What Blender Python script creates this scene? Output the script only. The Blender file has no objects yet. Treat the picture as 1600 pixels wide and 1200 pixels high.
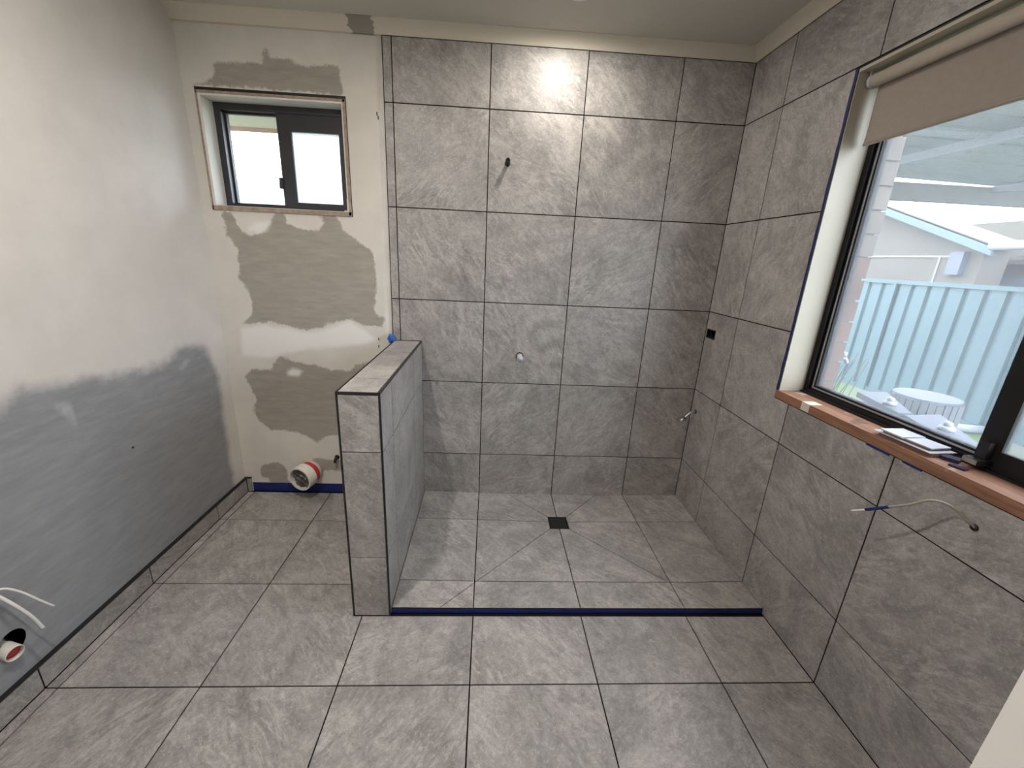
import bpy, bmesh, math, random
import numpy as np
from mathutils import Vector, Matrix
random.seed(7); rng = np.random.default_rng(7)
SC = bpy.context.scene
COL = SC.collection

# ------------------------------------------------------------------ camera
CAM_LOC = Vector((0.025702, -2.229422, 1.426687))
RIGHT = Vector((0.99814429, -0.04067927, 0.04531196))
FWD = Vector((0.05218840, 0.95488140, -0.29236599))
UP = Vector((-0.03137431, 0.29418820, 0.95523241))
cd = bpy.data.cameras.new('camera'); cam = bpy.data.objects.new('camera', cd); COL.objects.link(cam)
m = Matrix.Identity(4)
for i in range(3):
    m[i][0] = RIGHT[i]; m[i][1] = UP[i]; m[i][2] = -FWD[i]; m[i][3] = CAM_LOC[i]
cam.matrix_world = m
FPX, CX, CY = 636.5851, 793.5188, 597.3802
cd.sensor_fit = 'HORIZONTAL'; cd.sensor_width = 36.0
cd.lens = FPX / 1600 * 36
cd.shift_x = (800 - CX) / 1600; cd.shift_y = (CY - 600) / 1600
cd.clip_start = 0.02; cd.clip_end = 200
SC.camera = cam

# ------------------------------------------------------------------ world, lights, exposure
w = bpy.data.worlds.new('overcast_sky'); SC.world = w; w.use_nodes = True
bg = w.node_tree.nodes['Background']
bg.inputs['Color'].default_value = (0.82, 0.885, 1.0, 1); bg.inputs['Strength'].default_value = 9.5
SC.view_settings.view_transform = 'Standard'
try: SC.view_settings.look = 'None'
except Exception: pass
SC.view_settings.gamma = 1.0; SC.view_settings.use_curve_mapping = False
SC.view_settings.exposure = 0.0
SC.cycles.max_bounces = 8; SC.cycles.glossy_bounces = 2; SC.cycles.caustics_reflective = False; SC.cycles.caustics_refractive = False
SPOT_SHOWER = 7.8      # watts, downlight over the shower
SPOT_ROOM = 21.0        # watts, downlights behind the frame's top edge
WARM = (1.0, 0.93, 0.86)

# ------------------------------------------------------------------ measures (metres)
P = 0.4525                       # tile pitch
XR, XL = 1.2491, -1.3966         # tiled right wall face, skirting face
ZT, ZC = 2.357, 2.404            # top of tiles, ceiling
R1 = -0.2744
H5 = 0.2861
PX0, PX1, PYF, PZ = -0.487, -0.337, -0.894, 0.965     # half wall
YP = 0.012                       # plaster face of back wall
XW = -1.4066                     # plaster face of left wall
YFW = -2.05                      # room face of the front wall

def bp(px, py, ax, val):
    """point of the place seen at a photo pixel, on the plane ax = val"""
    r = RIGHT * ((px - CX) / FPX) + FWD - UP * ((py - CY) / FPX)
    i = 'xyz'.index(ax)
    return CAM_LOC + r * ((val - CAM_LOC[i]) / r[i])

# ------------------------------------------------------------------ materials
def new_mat(name):
    m = bpy.data.materials.new(name); m.use_nodes = True
    nt = m.node_tree
    return m, nt, nt.nodes['Principled BSDF']
def N(nt, t, **kw):
    n = nt.nodes.new(t)
    for k, v in kw.items():
        if k in n.inputs: n.inputs[k].default_value = v
        else: setattr(n, k, v)
    return n
def ramp(nt, fac, stops):
    r = nt.nodes.new('ShaderNodeValToRGB'); e = r.color_ramp.elements
    while len(e) < len(stops): e.new(0.5)
    for el, (p, c) in zip(e, stops):
        el.position = p; el.color = (c[0], c[1], c[2], 1)
    nt.links.new(fac, r.inputs['Fac']); return r.outputs['Color']
def mixc(nt, fac, a, b, blend='MIX'):
    n = nt.nodes.new('ShaderNodeMix'); n.data_type = 'RGBA'; n.blend_type = blend
    for s, v in ((n.inputs['Factor'], fac), (n.inputs['A'], a), (n.inputs['B'], b)):
        pass
    ia, ib, fi = n.inputs[6], n.inputs[7], n.inputs[0]
    for s, v in ((fi, fac), (ia, a), (ib, b)):
        if isinstance(v, bpy.types.NodeSocket): nt.links.new(v, s)
        elif isinstance(v, (int, float)): s.default_value = v
        else: s.default_value = (v[0], v[1], v[2], 1)
    return n.outputs[2]
def math_n(nt, op, a, b=None, clamp=False):
    n = nt.nodes.new('ShaderNodeMath'); n.operation = op; n.use_clamp = clamp
    for i, v in enumerate((a, b)):
        if v is None: continue
        if isinstance(v, bpy.types.NodeSocket): nt.links.new(v, n.inputs[i])
        else: n.inputs[i].default_value = v
    return n.outputs[0]
def smooth(nt, v, lo, hi):
    n = nt.nodes.new('ShaderNodeMapRange'); n.interpolation_type = 'SMOOTHSTEP'
    nt.links.new(v, n.inputs['Value']); n.inputs['From Min'].default_value = lo; n.inputs['From Max'].default_value = hi
    return n.outputs['Result']
def noise(nt, vec, scale, detail=4, rough=0.55, dist=0.0):
    n = N(nt, 'ShaderNodeTexNoise'); n.inputs['Scale'].default_value = scale
    n.inputs['Detail'].default_value = detail; n.inputs['Roughness'].default_value = rough
    n.inputs['Distortion'].default_value = dist
    if vec is not None: nt.links.new(vec, n.inputs['Vector'])
    return n.outputs['Fac']
def bump(nt, b, h, strength, dist=0.002):
    n = N(nt, 'ShaderNodeBump'); n.inputs['Strength'].default_value = strength; n.inputs['Distance'].default_value = dist
    nt.links.new(h, n.inputs['Height']); nt.links.new(n.outputs['Normal'], b.inputs['Normal'])
def coords(nt): return N(nt, 'ShaderNodeTexCoord').outputs['Object']

def plain(name, col, rough=0.5, metal=0.0, var=0.12, scale=12.0, bstr=0.0, spec=0.5):
    m, nt, b = new_mat(name); c = coords(nt)
    f = noise(nt, c, scale, 5)
    lo = tuple(x * (1 - var) for x in col); hi = tuple(min(1, x * (1 + var)) for x in col)
    nt.links.new(ramp(nt, f, [(0.3, lo), (0.7, hi)]), b.inputs['Base Color'])
    b.inputs['Roughness'].default_value = rough; b.inputs['Metallic'].default_value = metal
    b.inputs['Specular IOR Level'].default_value = spec
    if bstr: bump(nt, b, noise(nt, c, scale * 8, 3), bstr)
    return m

def tile_material():
    m, nt, b = new_mat('grey_stone_tile')
    tc = N(nt, 'ShaderNodeTexCoord'); oi = N(nt, 'ShaderNodeObjectInfo')
    sep = N(nt, 'ShaderNodeSeparateColor'); nt.links.new(oi.outputs['Color'], sep.inputs['Color'])
    rot = N(nt, 'ShaderNodeVectorRotate'); rot.rotation_type = 'Z_AXIS'
    nt.links.new(tc.outputs['Object'], rot.inputs['Vector'])
    nt.links.new(math_n(nt, 'MULTIPLY', sep.outputs[2], 6.2832), rot.inputs['Angle'])
    cmb = N(nt, 'ShaderNodeCombineXYZ')
    nt.links.new(math_n(nt, 'MULTIPLY', sep.outputs[0], 61.0), cmb.inputs[0])
    nt.links.new(math_n(nt, 'MULTIPLY', sep.outputs[1], 47.0), cmb.inputs[1])
    add = N(nt, 'ShaderNodeVectorMath', operation='ADD')
    nt.links.new(rot.outputs[0], add.inputs[0]); nt.links.new(cmb.outputs[0], add.inputs[1])
    v = add.outputs[0]
    st = N(nt, 'ShaderNodeVectorMath', operation='MULTIPLY'); st.inputs[1].default_value = (1.0, 2.1, 1.0)
    nt.links.new(v, st.inputs[0]); vs = st.outputs[0]
    cloud = noise(nt, v, 4.2, 5, 0.6, 1.2)
    streak = noise(nt, vs, 6.5, 10, 0.68, 2.6)
    fine = noise(nt, v, 30, 8, 0.74, 2.2)
    vein = noise(nt, vs, 10.0, 6, 0.62, 3.2)
    t = math_n(nt, 'ADD', math_n(nt, 'MULTIPLY', cloud, 0.38), math_n(nt, 'MULTIPLY', streak, 0.38))
    t = math_n(nt, 'ADD', t, math_n(nt, 'MULTIPLY', fine, 0.24))
    col = ramp(nt, t, [(0.34, (0.165, 0.158, 0.152)), (0.46, (0.255, 0.243, 0.232)), (0.56, (0.355, 0.336, 0.318)), (0.69, (0.53, 0.50, 0.468))])
    d = math_n(nt, 'ABSOLUTE', math_n(nt, 'SUBTRACT', vein, 0.5))
    vm = math_n(nt, 'MULTIPLY', smooth(nt, d, 0.018, 0.0), smooth(nt, fine, 0.46, 0.60))
    col = mixc(nt, math_n(nt, 'MULTIPLY', vm, 0.55), col, (0.50, 0.48, 0.45))
    st2 = N(nt, 'ShaderNodeVectorMath', operation='MULTIPLY'); st2.inputs[1].default_value = (1.0, 3.4, 1.0)
    nt.links.new(v, st2.inputs[0])
    bundle = noise(nt, st2.outputs[0], 7.0, 10, 0.74, 2.4)
    where = smooth(nt, noise(nt, v, 3.0, 3, 0.5, 0.6), 0.44, 0.62)
    col = mixc(nt, math_n(nt, 'MULTIPLY', math_n(nt, 'MULTIPLY', smooth(nt, bundle, 0.50, 0.62), where), 0.42), col, (0.56, 0.525, 0.49))
    col = mixc(nt, math_n(nt, 'MULTIPLY', math_n(nt, 'MULTIPLY', smooth(nt, bundle, 0.47, 0.36), where), 0.40), col, (0.125, 0.119, 0.113))
    sp = noise(nt, v, 80, 6, 0.75, 1.0)
    col = mixc(nt, math_n(nt, 'MULTIPLY', smooth(nt, sp, 0.55, 0.66), 0.50), col, (0.56, 0.525, 0.49))
    col = mixc(nt, math_n(nt, 'MULTIPLY', smooth(nt, sp, 0.44, 0.33), 0.35), col, (0.11, 0.107, 0.10))
    fil = math_n(nt, 'ABSOLUTE', math_n(nt, 'SUBTRACT', noise(nt, v, 19, 5, 0.65, 2.2), 0.5))
    col = mixc(nt, math_n(nt, 'MULTIPLY', math_n(nt, 'MULTIPLY', smooth(nt, fil, 0.016, 0.0), smooth(nt, cloud, 0.40, 0.56)), 0.5), col, (0.60, 0.565, 0.53))
    nt.links.new(col, b.inputs['Base Color'])
    nt.links.new(ramp(nt, streak, [(0.3, (0.33,)*3), (0.7, (0.48,)*3)]), b.inputs['Roughness'])
    b.inputs['Specular IOR Level'].default_value = 0.42
    bump(nt, b, math_n(nt, 'ADD', streak, math_n(nt, 'MULTIPLY', fine, 0.6)), 0.22, 0.003)
    return m

def patch_material(name, base, dark, white, grit=1.0, edge=0.012, amp=0.05, fineamp=0.5):
    """plaster whose bare / fresh patches follow the distance fields stored on the mesh"""
    m, nt, b = new_mat(name); c = coords(nt)
    a1 = N(nt, 'ShaderNodeAttribute', attribute_name='patch'); a2 = N(nt, 'ShaderNodeAttribute', attribute_name='fresh')
    n1 = math_n(nt, 'SUBTRACT', noise(nt, c, 14, 6, 0.62), 0.5)
    n2 = math_n(nt, 'SUBTRACT', noise(nt, c, 9, 5, 0.6), 0.5)
    mottled = noise(nt, c, 5, 6, 0.6)
    basec = ramp(nt, mottled, [(0.3, tuple(x*0.94 for x in base)), (0.7, tuple(min(1, x*1.05) for x in base))])
    st = N(nt, 'ShaderNodeVectorMath', operation='MULTIPLY'); st.inputs[1].default_value = (3, 3, 14)
    nt.links.new(c, st.inputs[0])
    darkc = ramp(nt, noise(nt, st.outputs[0], 3, 6, 0.6), [(0.3, tuple(x*0.88 for x in dark)), (0.7, tuple(x*1.10 for x in dark))])
    s1 = math_n(nt, 'ADD', a1.outputs['Fac'], math_n(nt, 'MULTIPLY', n1, amp))
    s1 = math_n(nt, 'ADD', s1, math_n(nt, 'MULTIPLY', math_n(nt, 'SUBTRACT', noise(nt, c, 40, 5, 0.6, 1.0), 0.5), amp * fineamp))
    col = mixc(nt, smooth(nt, s1, edge, -edge), basec, darkc)
    s2 = math_n(nt, 'ADD', a2.outputs['Fac'], math_n(nt, 'MULTIPLY', n2, 0.05))
    col = mixc(nt, smooth(nt, s2, 0.012, -0.022), col, white)
    nt.links.new(col, b.inputs['Base Color']); b.inputs['Roughness'].default_value = 0.88
    b.inputs['Specular IOR Level'].default_value = 0.25
    bump(nt, b, math_n(nt, 'ADD', noise(nt, c, 60, 4), math_n(nt, 'MULTIPLY', smooth(nt, s1, 0.02, -0.02), 0.6)), 0.12 * grit, 0.003)
    return m

def glass_material(name, tint=(0.95, 0.97, 0.96), haze=0.0, hcol=(0.9, 0.95, 1.0)):
    m, nt, b = new_mat(name); out = nt.nodes['Material Output']; nt.nodes.remove(b)
    tr = N(nt, 'ShaderNodeBsdfTransparent'); tr.inputs['Color'].default_value = (*tint, 1)
    gl = N(nt, 'ShaderNodeBsdfGlossy'); gl.inputs['Roughness'].default_value = 0.02
    fr = N(nt, 'ShaderNodeFresnel'); fr.inputs['IOR'].default_value = 1.45
    mx = N(nt, 'ShaderNodeMixShader'); ge = N(nt, 'ShaderNodeNewGeometry')
    nt.links.new(math_n(nt, 'MULTIPLY', fr.outputs[0], math_n(nt, 'SUBTRACT', 1.0, ge.outputs['Backfacing'])), mx.inputs[0])
    nt.links.new(tr.outputs[0], mx.inputs[1]); nt.links.new(gl.outputs[0], mx.inputs[2])
    last = mx.outputs[0]
    if haze > 0:
        tl = N(nt, 'ShaderNodeBsdfTranslucent'); tl.inputs['Color'].default_value = (*hcol, 1)
        m2 = N(nt, 'ShaderNodeMixShader'); c = coords(nt)
        f = noise(nt, c, 4, 5)
        nt.links.new(math_n(nt, 'MULTIPLY', ramp(nt, f, [(0.3, (0.8,)*3), (0.7, (1.0,)*3)]), haze), m2.inputs[0])
        nt.links.new(last, m2.inputs[1]); nt.links.new(tl.outputs[0], m2.inputs[2]); last = m2.outputs[0]
    nt.links.new(last, out.inputs['Surface'])
    return m

def wood_material(name, a, bcol, rough=0.6, scale=(1.5, 18, 18)):
    m, nt, b = new_mat(name); c = coords(nt)
    st = N(nt, 'ShaderNodeVectorMath', operation='MULTIPLY'); st.inputs[1].default_value = scale
    nt.links.new(c, st.inputs[0])
    f = noise(nt, st.outputs[0], 4, 6, 0.6, 1.0)
    col = ramp(nt, f, [(0.3, a), (0.7, bcol)])
    nt.links.new(col, b.inputs['Base Color']); b.inputs['Roughness'].default_value = rough
    bump(nt, b, f, 0.15)
    return m

def sill_material():
    m, nt, b = new_mat('raw_timber_sill'); c = coords(nt)
    st = N(nt, 'ShaderNodeVectorMath', operation='MULTIPLY'); st.inputs[1].default_value = (22, 1.6, 22)
    nt.links.new(c, st.inputs[0])
    f = noise(nt, st.outputs[0], 3, 6, 0.6, 0.8)
    col = ramp(nt, f, [(0.3, (0.17, 0.075, 0.042)), (0.7, (0.36, 0.19, 0.115))])
    s = smooth(nt, noise(nt, c, 9, 4, 0.6), 0.62, 0.68)
    col = mixc(nt, math_n(nt, 'MULTIPLY', s, 0.7), col, (0.52, 0.44, 0.38))
    s = smooth(nt, noise(nt, c, 12, 4, 0.6, 0.5), 0.36, 0.30)
    col = mixc(nt, math_n(nt, 'MULTIPLY', s, 0.7), col, (0.09, 0.045, 0.03))
    nt.links.new(col, b.inputs['Base Color']); b.inputs['Roughness'].default_value = 0.6
    return m

def emit_material(name, col, strength):
    m, nt, b = new_mat(name)
    b.inputs['Emission Color'].default_value = (*col, 1); b.inputs['Emission Strength'].default_value = strength
    b.inputs['Base Color'].default_value = (*col, 1)
    return m

def cornice_material():
    m, nt, b = new_mat('cornice_paint'); c = coords(nt)
    sx = N(nt, 'ShaderNodeSeparateXYZ'); nt.links.new(c, sx.inputs[0])
    n1 = math_n(nt, 'MULTIPLY', math_n(nt, 'SUBTRACT', noise(nt, c, 22, 5, 0.65), 0.5), 0.12)
    d = math_n(nt, 'ADD', math_n(nt, 'ABSOLUTE', math_n(nt, 'ADD', sx.outputs[0], 0.575)), n1)
    col = mixc(nt, smooth(nt, d, 0.062, 0.052), (0.62, 0.57, 0.48), (0.27, 0.245, 0.215))
    nt.links.new(col, b.inputs['Base Color']); b.inputs['Roughness'].default_value = 0.7
    return m

M = {}
M['tile'] = tile_material()
M['grout'] = plain('dark_brown_grout', (0.012, 0.010, 0.009), 0.95, spec=0.1)
M['black_trim'] = plain('black_metal_trim', (0.012, 0.012, 0.013), 0.45)
M['plaster'] = patch_material('patched_plaster', (0.66, 0.63, 0.575), (0.36, 0.332, 0.29), (0.78, 0.77, 0.74), 1.0, 0.007, 0.05, 0.55)
M['left_wall'] = patch_material('grey_board_and_white_plaster', (0.66, 0.635, 0.60), (0.29, 0.298, 0.31), (0.42, 0.43, 0.445), 1.0, 0.034, 0.07, 0.15)
M['ceiling'] = plain('ceiling_paint', (0.55, 0.515, 0.455), 0.85, var=0.03, scale=3)
M['cornice'] = cornice_material()
M['white_paint'] = plain('white_gloss_paint', (0.74, 0.72, 0.70), 0.45, var=0.03)
M['cream_paint'] = plain('cream_painted_board', (0.43, 0.39, 0.31), 0.5, var=0.04, scale=6)
M['reveal_paint'] = plain('off_white_painted_board', (0.70, 0.68, 0.63), 0.5, var=0.05, scale=6)
M['raw_edge'] = plain('raw_plaster_edge', (0.33, 0.26, 0.20), 0.9, var=0.25, scale=40)
M['bronze'] = plain('dark_anodised_aluminium', (0.040, 0.040, 0.046), 0.38, 0.3)
M['blackalu'] = plain('black_anodised_aluminium', (0.012, 0.011, 0.012), 0.5, 0.0, spec=0.25)
M['greyseal'] = plain('grey_glazing_bead', (0.32, 0.325, 0.34), 0.4, 0.3)
M['glass'] = glass_material('window_glass', (0.98, 0.99, 0.985))
M['hazy_glass'] = glass_material('hazy_window_glass', (0.975, 0.99, 0.99), 0.05)
M['frosted'] = glass_material('frosted_glass', (0.95, 1.0, 1.0), 0.75, (0.95, 1.0, 1.0))
M['sill'] = sill_material()
M['blind'] = plain('beige_blind_fabric', (0.335, 0.288, 0.25), 0.9, var=0.04, scale=60, bstr=0.1)
M['blind_tube'] = plain('rolled_blind_fabric', (0.47, 0.415, 0.345), 0.85, var=0.04, scale=40)
M['blue_tape'] = plain('blue_masking_tape', (0.005, 0.016, 0.125), 0.5, var=0.25, scale=30)
M['navy_tape'] = plain('navy_masking_tape', (0.003, 0.009, 0.070), 0.6, var=0.5, scale=50)
M['blue_bright'] = plain('bright_blue_tape', (0.02, 0.10, 0.42), 0.5, var=0.2, scale=30)
M['pvc'] = plain('white_pvc', (0.72, 0.69, 0.63), 0.4, var=0.08)
M['red_pvc'] = plain('red_primer', (0.42, 0.035, 0.03), 0.5, var=0.2, scale=25)
M['plug'] = plain('crumpled_grey_film', (0.09, 0.085, 0.075), 0.35, var=0.8, scale=18, bstr=0.6)
M['cable'] = plain('white_cable', (0.78, 0.76, 0.73), 0.45, var=0.04)
M['cable_beige'] = plain('beige_cable', (0.36, 0.33, 0.27), 0.5, var=0.1)
M['black'] = plain('black_plastic', (0.006, 0.006, 0.006), 0.5)
M['dark_steel'] = plain('dark_threaded_steel', (0.05, 0.048, 0.052), 0.35, 0.7)
M['steel'] = plain('brushed_steel', (0.55, 0.54, 0.52), 0.3, 0.9)
M['plastic_white'] = plain('milky_plastic', (0.47, 0.48, 0.52), 0.4, var=0.08)
M['brown_card'] = plain('brown_board', (0.16, 0.09, 0.06), 0.7)
M['purple'] = plain('purple_plastic', (0.014, 0.006, 0.045), 0.5)
M['brick'] = plain('pale_red_brick', (0.129, 0.079, 0.061), 0.9, var=0.22, scale=9, bstr=0.3)
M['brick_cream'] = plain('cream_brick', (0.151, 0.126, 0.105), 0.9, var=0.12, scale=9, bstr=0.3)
M['mortar'] = plain('mortar', (0.184, 0.164, 0.139), 0.95)
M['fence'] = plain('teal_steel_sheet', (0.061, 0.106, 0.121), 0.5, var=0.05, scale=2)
M['patio'] = plain('pale_grey_roof_sheet', (0.285, 0.298, 0.316), 0.5, var=0.04, scale=2)
M['patio_beam'] = plain('cream_beam', (0.186, 0.177, 0.152), 0.6, var=0.06)
M['beige_wall'] = plain('beige_render', (0.108, 0.095, 0.079), 0.9, var=0.05, scale=1)
M['red_brick'] = plain('red_brick_wall', (0.11, 0.045, 0.039), 0.9, var=0.15, scale=8)
M['roof_tile'] = plain('weathered_roof_tile', (0.123, 0.098, 0.096), 0.8, var=0.2, scale=6)
M['teal_fascia'] = plain('pale_blue_fascia', (0.069, 0.105, 0.129), 0.5, var=0.04)
M['white_pipe'] = plain('white_gutter', (0.29, 0.302, 0.326), 0.4, var=0.03)
M['olive'] = plain('olive_roof_sheet', (0.076, 0.067, 0.048), 0.8, var=0.15, scale=2)
M['grey_panel'] = plain('grey_blue_moulded_panel', (0.086, 0.095, 0.126), 0.5, var=0.05, scale=3)
M['barrel'] = plain('weathered_timber_staves', (0.086, 0.093, 0.105), 0.85, var=0.3, scale=14)
M['twig'] = plain('dry_twig', (0.10, 0.12, 0.11), 0.9)
M['soffit'] = plain('cream_soffit', (0.62, 0.57, 0.48), 0.8, var=0.04)
M['brown_fascia'] = plain('brown_fascia', (0.36, 0.24, 0.17), 0.6)
M['pale_roof'] = plain('pale_blue_roof', (0.106, 0.127, 0.164), 0.6, var=0.05)
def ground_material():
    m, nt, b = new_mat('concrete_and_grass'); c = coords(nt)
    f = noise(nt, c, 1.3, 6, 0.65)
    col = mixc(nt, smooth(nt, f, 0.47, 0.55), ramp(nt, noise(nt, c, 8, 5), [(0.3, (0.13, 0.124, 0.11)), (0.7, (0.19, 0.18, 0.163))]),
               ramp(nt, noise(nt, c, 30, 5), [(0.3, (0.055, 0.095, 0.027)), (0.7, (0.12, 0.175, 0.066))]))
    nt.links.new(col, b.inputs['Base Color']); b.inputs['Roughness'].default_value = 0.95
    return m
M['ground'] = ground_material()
M['lens'] = emit_material('lamp_lens', (1.0, 0.93, 0.84), 14.0)

# ------------------------------------------------------------------ mesh helpers
def wloc(parent):
    p = Vector((0, 0, 0))
    while parent is not None:
        p += parent.location; parent = parent.parent
    return p
def link(name, me, mat, parent=None):
    o = bpy.data.objects.new(name, me); COL.objects.link(o)
    if mat is not None and len(me.materials) == 0: me.materials.append(M[mat])
    if parent is not None: o.parent = parent
    return o
def from_bm(name, bm, mat, parent=None, bevel=0.0, smooth_=False):
    """bm in world coordinates -> one mesh object whose parent sits at its own location"""
    if bevel > 0:
        es = [e for e in bm.edges if len(e.link_faces) == 2 and e.calc_face_angle(0) > 0.6]
        bmesh.ops.bevel(bm, geom=es, offset=bevel, segments=1, affect='EDGES', clamp_overlap=True)
    bmesh.ops.recalc_face_normals(bm, faces=bm.faces)
    off = wloc(parent)
    if off.length > 0: bmesh.ops.translate(bm, verts=bm.verts, vec=-off)
    me = bpy.data.meshes.new(name); bm.to_mesh(me); bm.free()
    if smooth_:
        for p in me.polygons: p.use_smooth = True
    return link(name, me, mat, parent)
def add_box(bm, x0, x1, y0, y1, z0, z1):
    x0, x1 = min(x0, x1), max(x0, x1); y0, y1 = min(y0, y1), max(y0, y1); z0, z1 = min(z0, z1), max(z0, z1)
    v = [bm.verts.new(p) for p in ((x0,y0,z0),(x1,y0,z0),(x1,y1,z0),(x0,y1,z0),(x0,y0,z1),(x1,y0,z1),(x1,y1,z1),(x0,y1,z1))]
    for f in ((3,2,1,0),(4,5,6,7),(0,1,5,4),(1,2,6,5),(2,3,7,6),(3,0,4,7)): bm.faces.new([v[i] for i in f])
def box(name, mat, parent, *b, bevel=0.0):
    bm = bmesh.new(); add_box(bm, *b); return from_bm(name, bm, mat, parent, bevel)
def boxes(name, mat, parent, lst, bevel=0.0):
    bm = bmesh.new()
    for b in lst: add_box(bm, *b)
    return from_bm(name, bm, mat, parent, bevel)
def cells(rect, holes):
    x0, x1, y0, y1 = rect
    xs = sorted({x0, x1, *[min(max(h[i], x0), x1) for h in holes for i in (0, 1)]})
    ys = sorted({y0, y1, *[min(max(h[i], y0), y1) for h in holes for i in (2, 3)]})
    out = []
    for a, b in zip(xs, xs[1:]):
        for c, d in zip(ys, ys[1:]):
            mx, my = (a + b) / 2, (c + d) / 2
            if not any(h[0] < mx < h[1] and h[2] < my < h[3] for h in holes): out.append((a, b, c, d))
    return out
def plate_bm(rect, holes, t, inset_holes=0.0):
    """flat plate in local xy, face at z = 0, thickness t below, rectangular holes cut through"""
    bm = bmesh.new(); vd = {}
    def V(x, y):
        k = (round(x, 5), round(y, 5))
        if k not in vd: vd[k] = bm.verts.new((x, y, 0))
        return vd[k]
    for a, b, c, d in cells(rect, holes):
        bm.faces.new([V(a, c), V(b, c), V(b, d), V(a, d)])
    if len(bm.faces) > 1:
        bmesh.ops.dissolve_limit(bm, angle_limit=0.01, verts=bm.verts, edges=bm.edges)
    fs = list(bm.faces)
    r = bmesh.ops.extrude_face_region(bm, geom=fs)
    nv = [g for g in r['geom'] if isinstance(g, bmesh.types.BMVert)]
    bmesh.ops.translate(bm, verts=nv, vec=(0, 0, -t))
    bmesh.ops.recalc_face_normals(bm, faces=bm.faces)
    return bm
FR = {  # tile frames: local x axis, local y axis (normal = x cross y)
    'back': (Vector((1, 0, 0)), Vector((0, 0, 1))), 'right': (Vector((0, -1, 0)), Vector((0, 0, 1))),
    'left': (Vector((0, 1, 0)), Vector((0, 0, 1))), 'floor': (Vector((1, 0, 0)), Vector((0, 1, 0))),
    'leftface': (Vector((0, -1, 0)), Vector((0, 0, 1))), }
def frame_matrix(kind, origin):
    ux, uy = FR[kind]; n = ux.cross(uy); mm = Matrix.Identity(4)
    for i in range(3):
        mm[i][0] = ux[i]; mm[i][1] = uy[i]; mm[i][2] = n[i]; mm[i][3] = origin[i]
    return mm
TILE_CACHE = {}
def rnd_color():
    base = random.choice([0.125, 0.625, 0.125, 0.375])
    return (random.random(), random.random(), (base + random.uniform(-0.06, 0.06)) % 1.0, 1)
def tile(parent, kind, origin, wdt, hgt, holes=(), t=0.009, g=0.0048, mat='tile', color=None, name='tile'):
    """one tile; wdt x hgt is its grid cell, the joint g is taken off around it"""
    key = (round(wdt, 4), round(hgt, 4), t, g, mat) if not holes else None
    if key and key in TILE_CACHE: me = TILE_CACHE[key]
    else:
        bm = plate_bm((g/2, wdt - g/2, g/2, hgt - g/2), [(h[0] - g/2, h[1] + g/2, h[2] - g/2, h[3] + g/2) for h in holes], t)
        es = [e for e in bm.edges if all(abs(v.co.z) < 1e-6 for v in e.verts) and len(e.link_faces) == 2]
        bmesh.ops.bevel(bm, geom=es, offset=0.0004, segments=1, affect='EDGES', clamp_overlap=True)
        me = bpy.data.meshes.new(name); bm.to_mesh(me); bm.free(); me.materials.append(M[mat])
        if key: TILE_CACHE[key] = me
    o = bpy.data.objects.new(name, me); COL.objects.link(o)
    o.parent = parent; o.matrix_local = Matrix.Translation(-wloc(parent)) @ frame_matrix(kind, origin)
    o.color = color or rnd_color()
    return o
def tube_bm(bm, pts, radii, seg=10, cap=True):
    pts = [Vector(p) for p in pts]
    if isinstance(radii, (int, float)): radii = [radii] * len(pts)
    rings = []; prev = None
    for i, p in enumerate(pts):
        d = (pts[min(i+1, len(pts)-1)] - pts[max(i-1, 0)]).normalized()
        a = Vector((0, 0, 1)) if prev is None and abs(d.z) < 0.9 else (Vector((1, 0, 0)) if prev is None else prev)
        u = (a - d * a.dot(d)).normalized(); prev = u; v = d.cross(u)
        rings.append([bm.verts.new(p + (u * math.cos(2*math.pi*k/seg) + v * math.sin(2*math.pi*k/seg)) * radii[i]) for k in range(seg)])
    for a, b in zip(rings, rings[1:]):
        for k in range(seg): bm.faces.new((a[k], a[(k+1) % seg], b[(k+1) % seg], b[k]))
    if cap:
        bm.faces.new(rings[0][::-1]); bm.faces.new(rings[-1])
def tube(name, mat, parent, pts, radii, seg=12, cap=True, smooth_=True):
    bm = bmesh.new(); tube_bm(bm, pts, radii, seg, cap)
    return from_bm(name, bm, mat, parent, smooth_=smooth_)
def ring_tube(name, mat, parent, c0, c1, r_out, r_in, depth, seg=28):
    """a pipe from c0 to c1 open at c1, hollow to the given depth"""
    c0, c1 = Vector(c0), Vector(c1); d = (c1 - c0).normalized()
    a_ = Vector((0, 0, 1)) if abs(d.z) < 0.9 else Vector((1, 0, 0))
    u = (a_ - d * a_.dot(d)).normalized(); v = d.cross(u); bm = bmesh.new(); rings = []
    for c, r in ((c0, r_out), (c1 - d*0.001, r_out), (c1, r_out - 0.001), (c1, r_in + 0.0008), (c1 - d*0.001, r_in), (c1 - d*depth, r_in)):
        rings.append([bm.verts.new(c + (u*math.cos(2*math.pi*k/seg) + v*math.sin(2*math.pi*k/seg))*r) for k in range(seg)])
    for A_, B_ in zip(rings, rings[1:]):
        for k in range(seg): bm.faces.new((A_[k], A_[(k+1) % seg], B_[(k+1) % seg], B_[k]))
    bm.faces.new(rings[0][::-1]); bm.faces.new(rings[-1])
    return from_bm(name, bm, mat, parent, smooth_=False)
def spline(pts, n=6):
    P_ = [Vector(p) for p in pts]; out = []
    for i in range(len(P_) - 1):
        p0, p1, p2, p3 = P_[max(i-1, 0)], P_[i], P_[i+1], P_[min(i+2, len(P_)-1)]
        for k in range(n):
            t = k / n
            out.append(0.5 * ((2*p1) + (p2-p0)*t + (2*p0-5*p1+4*p2-p3)*t*t + (-p0+3*p1-3*p2+p3)*t**3))
    out.append(P_[-1]); return out
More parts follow.
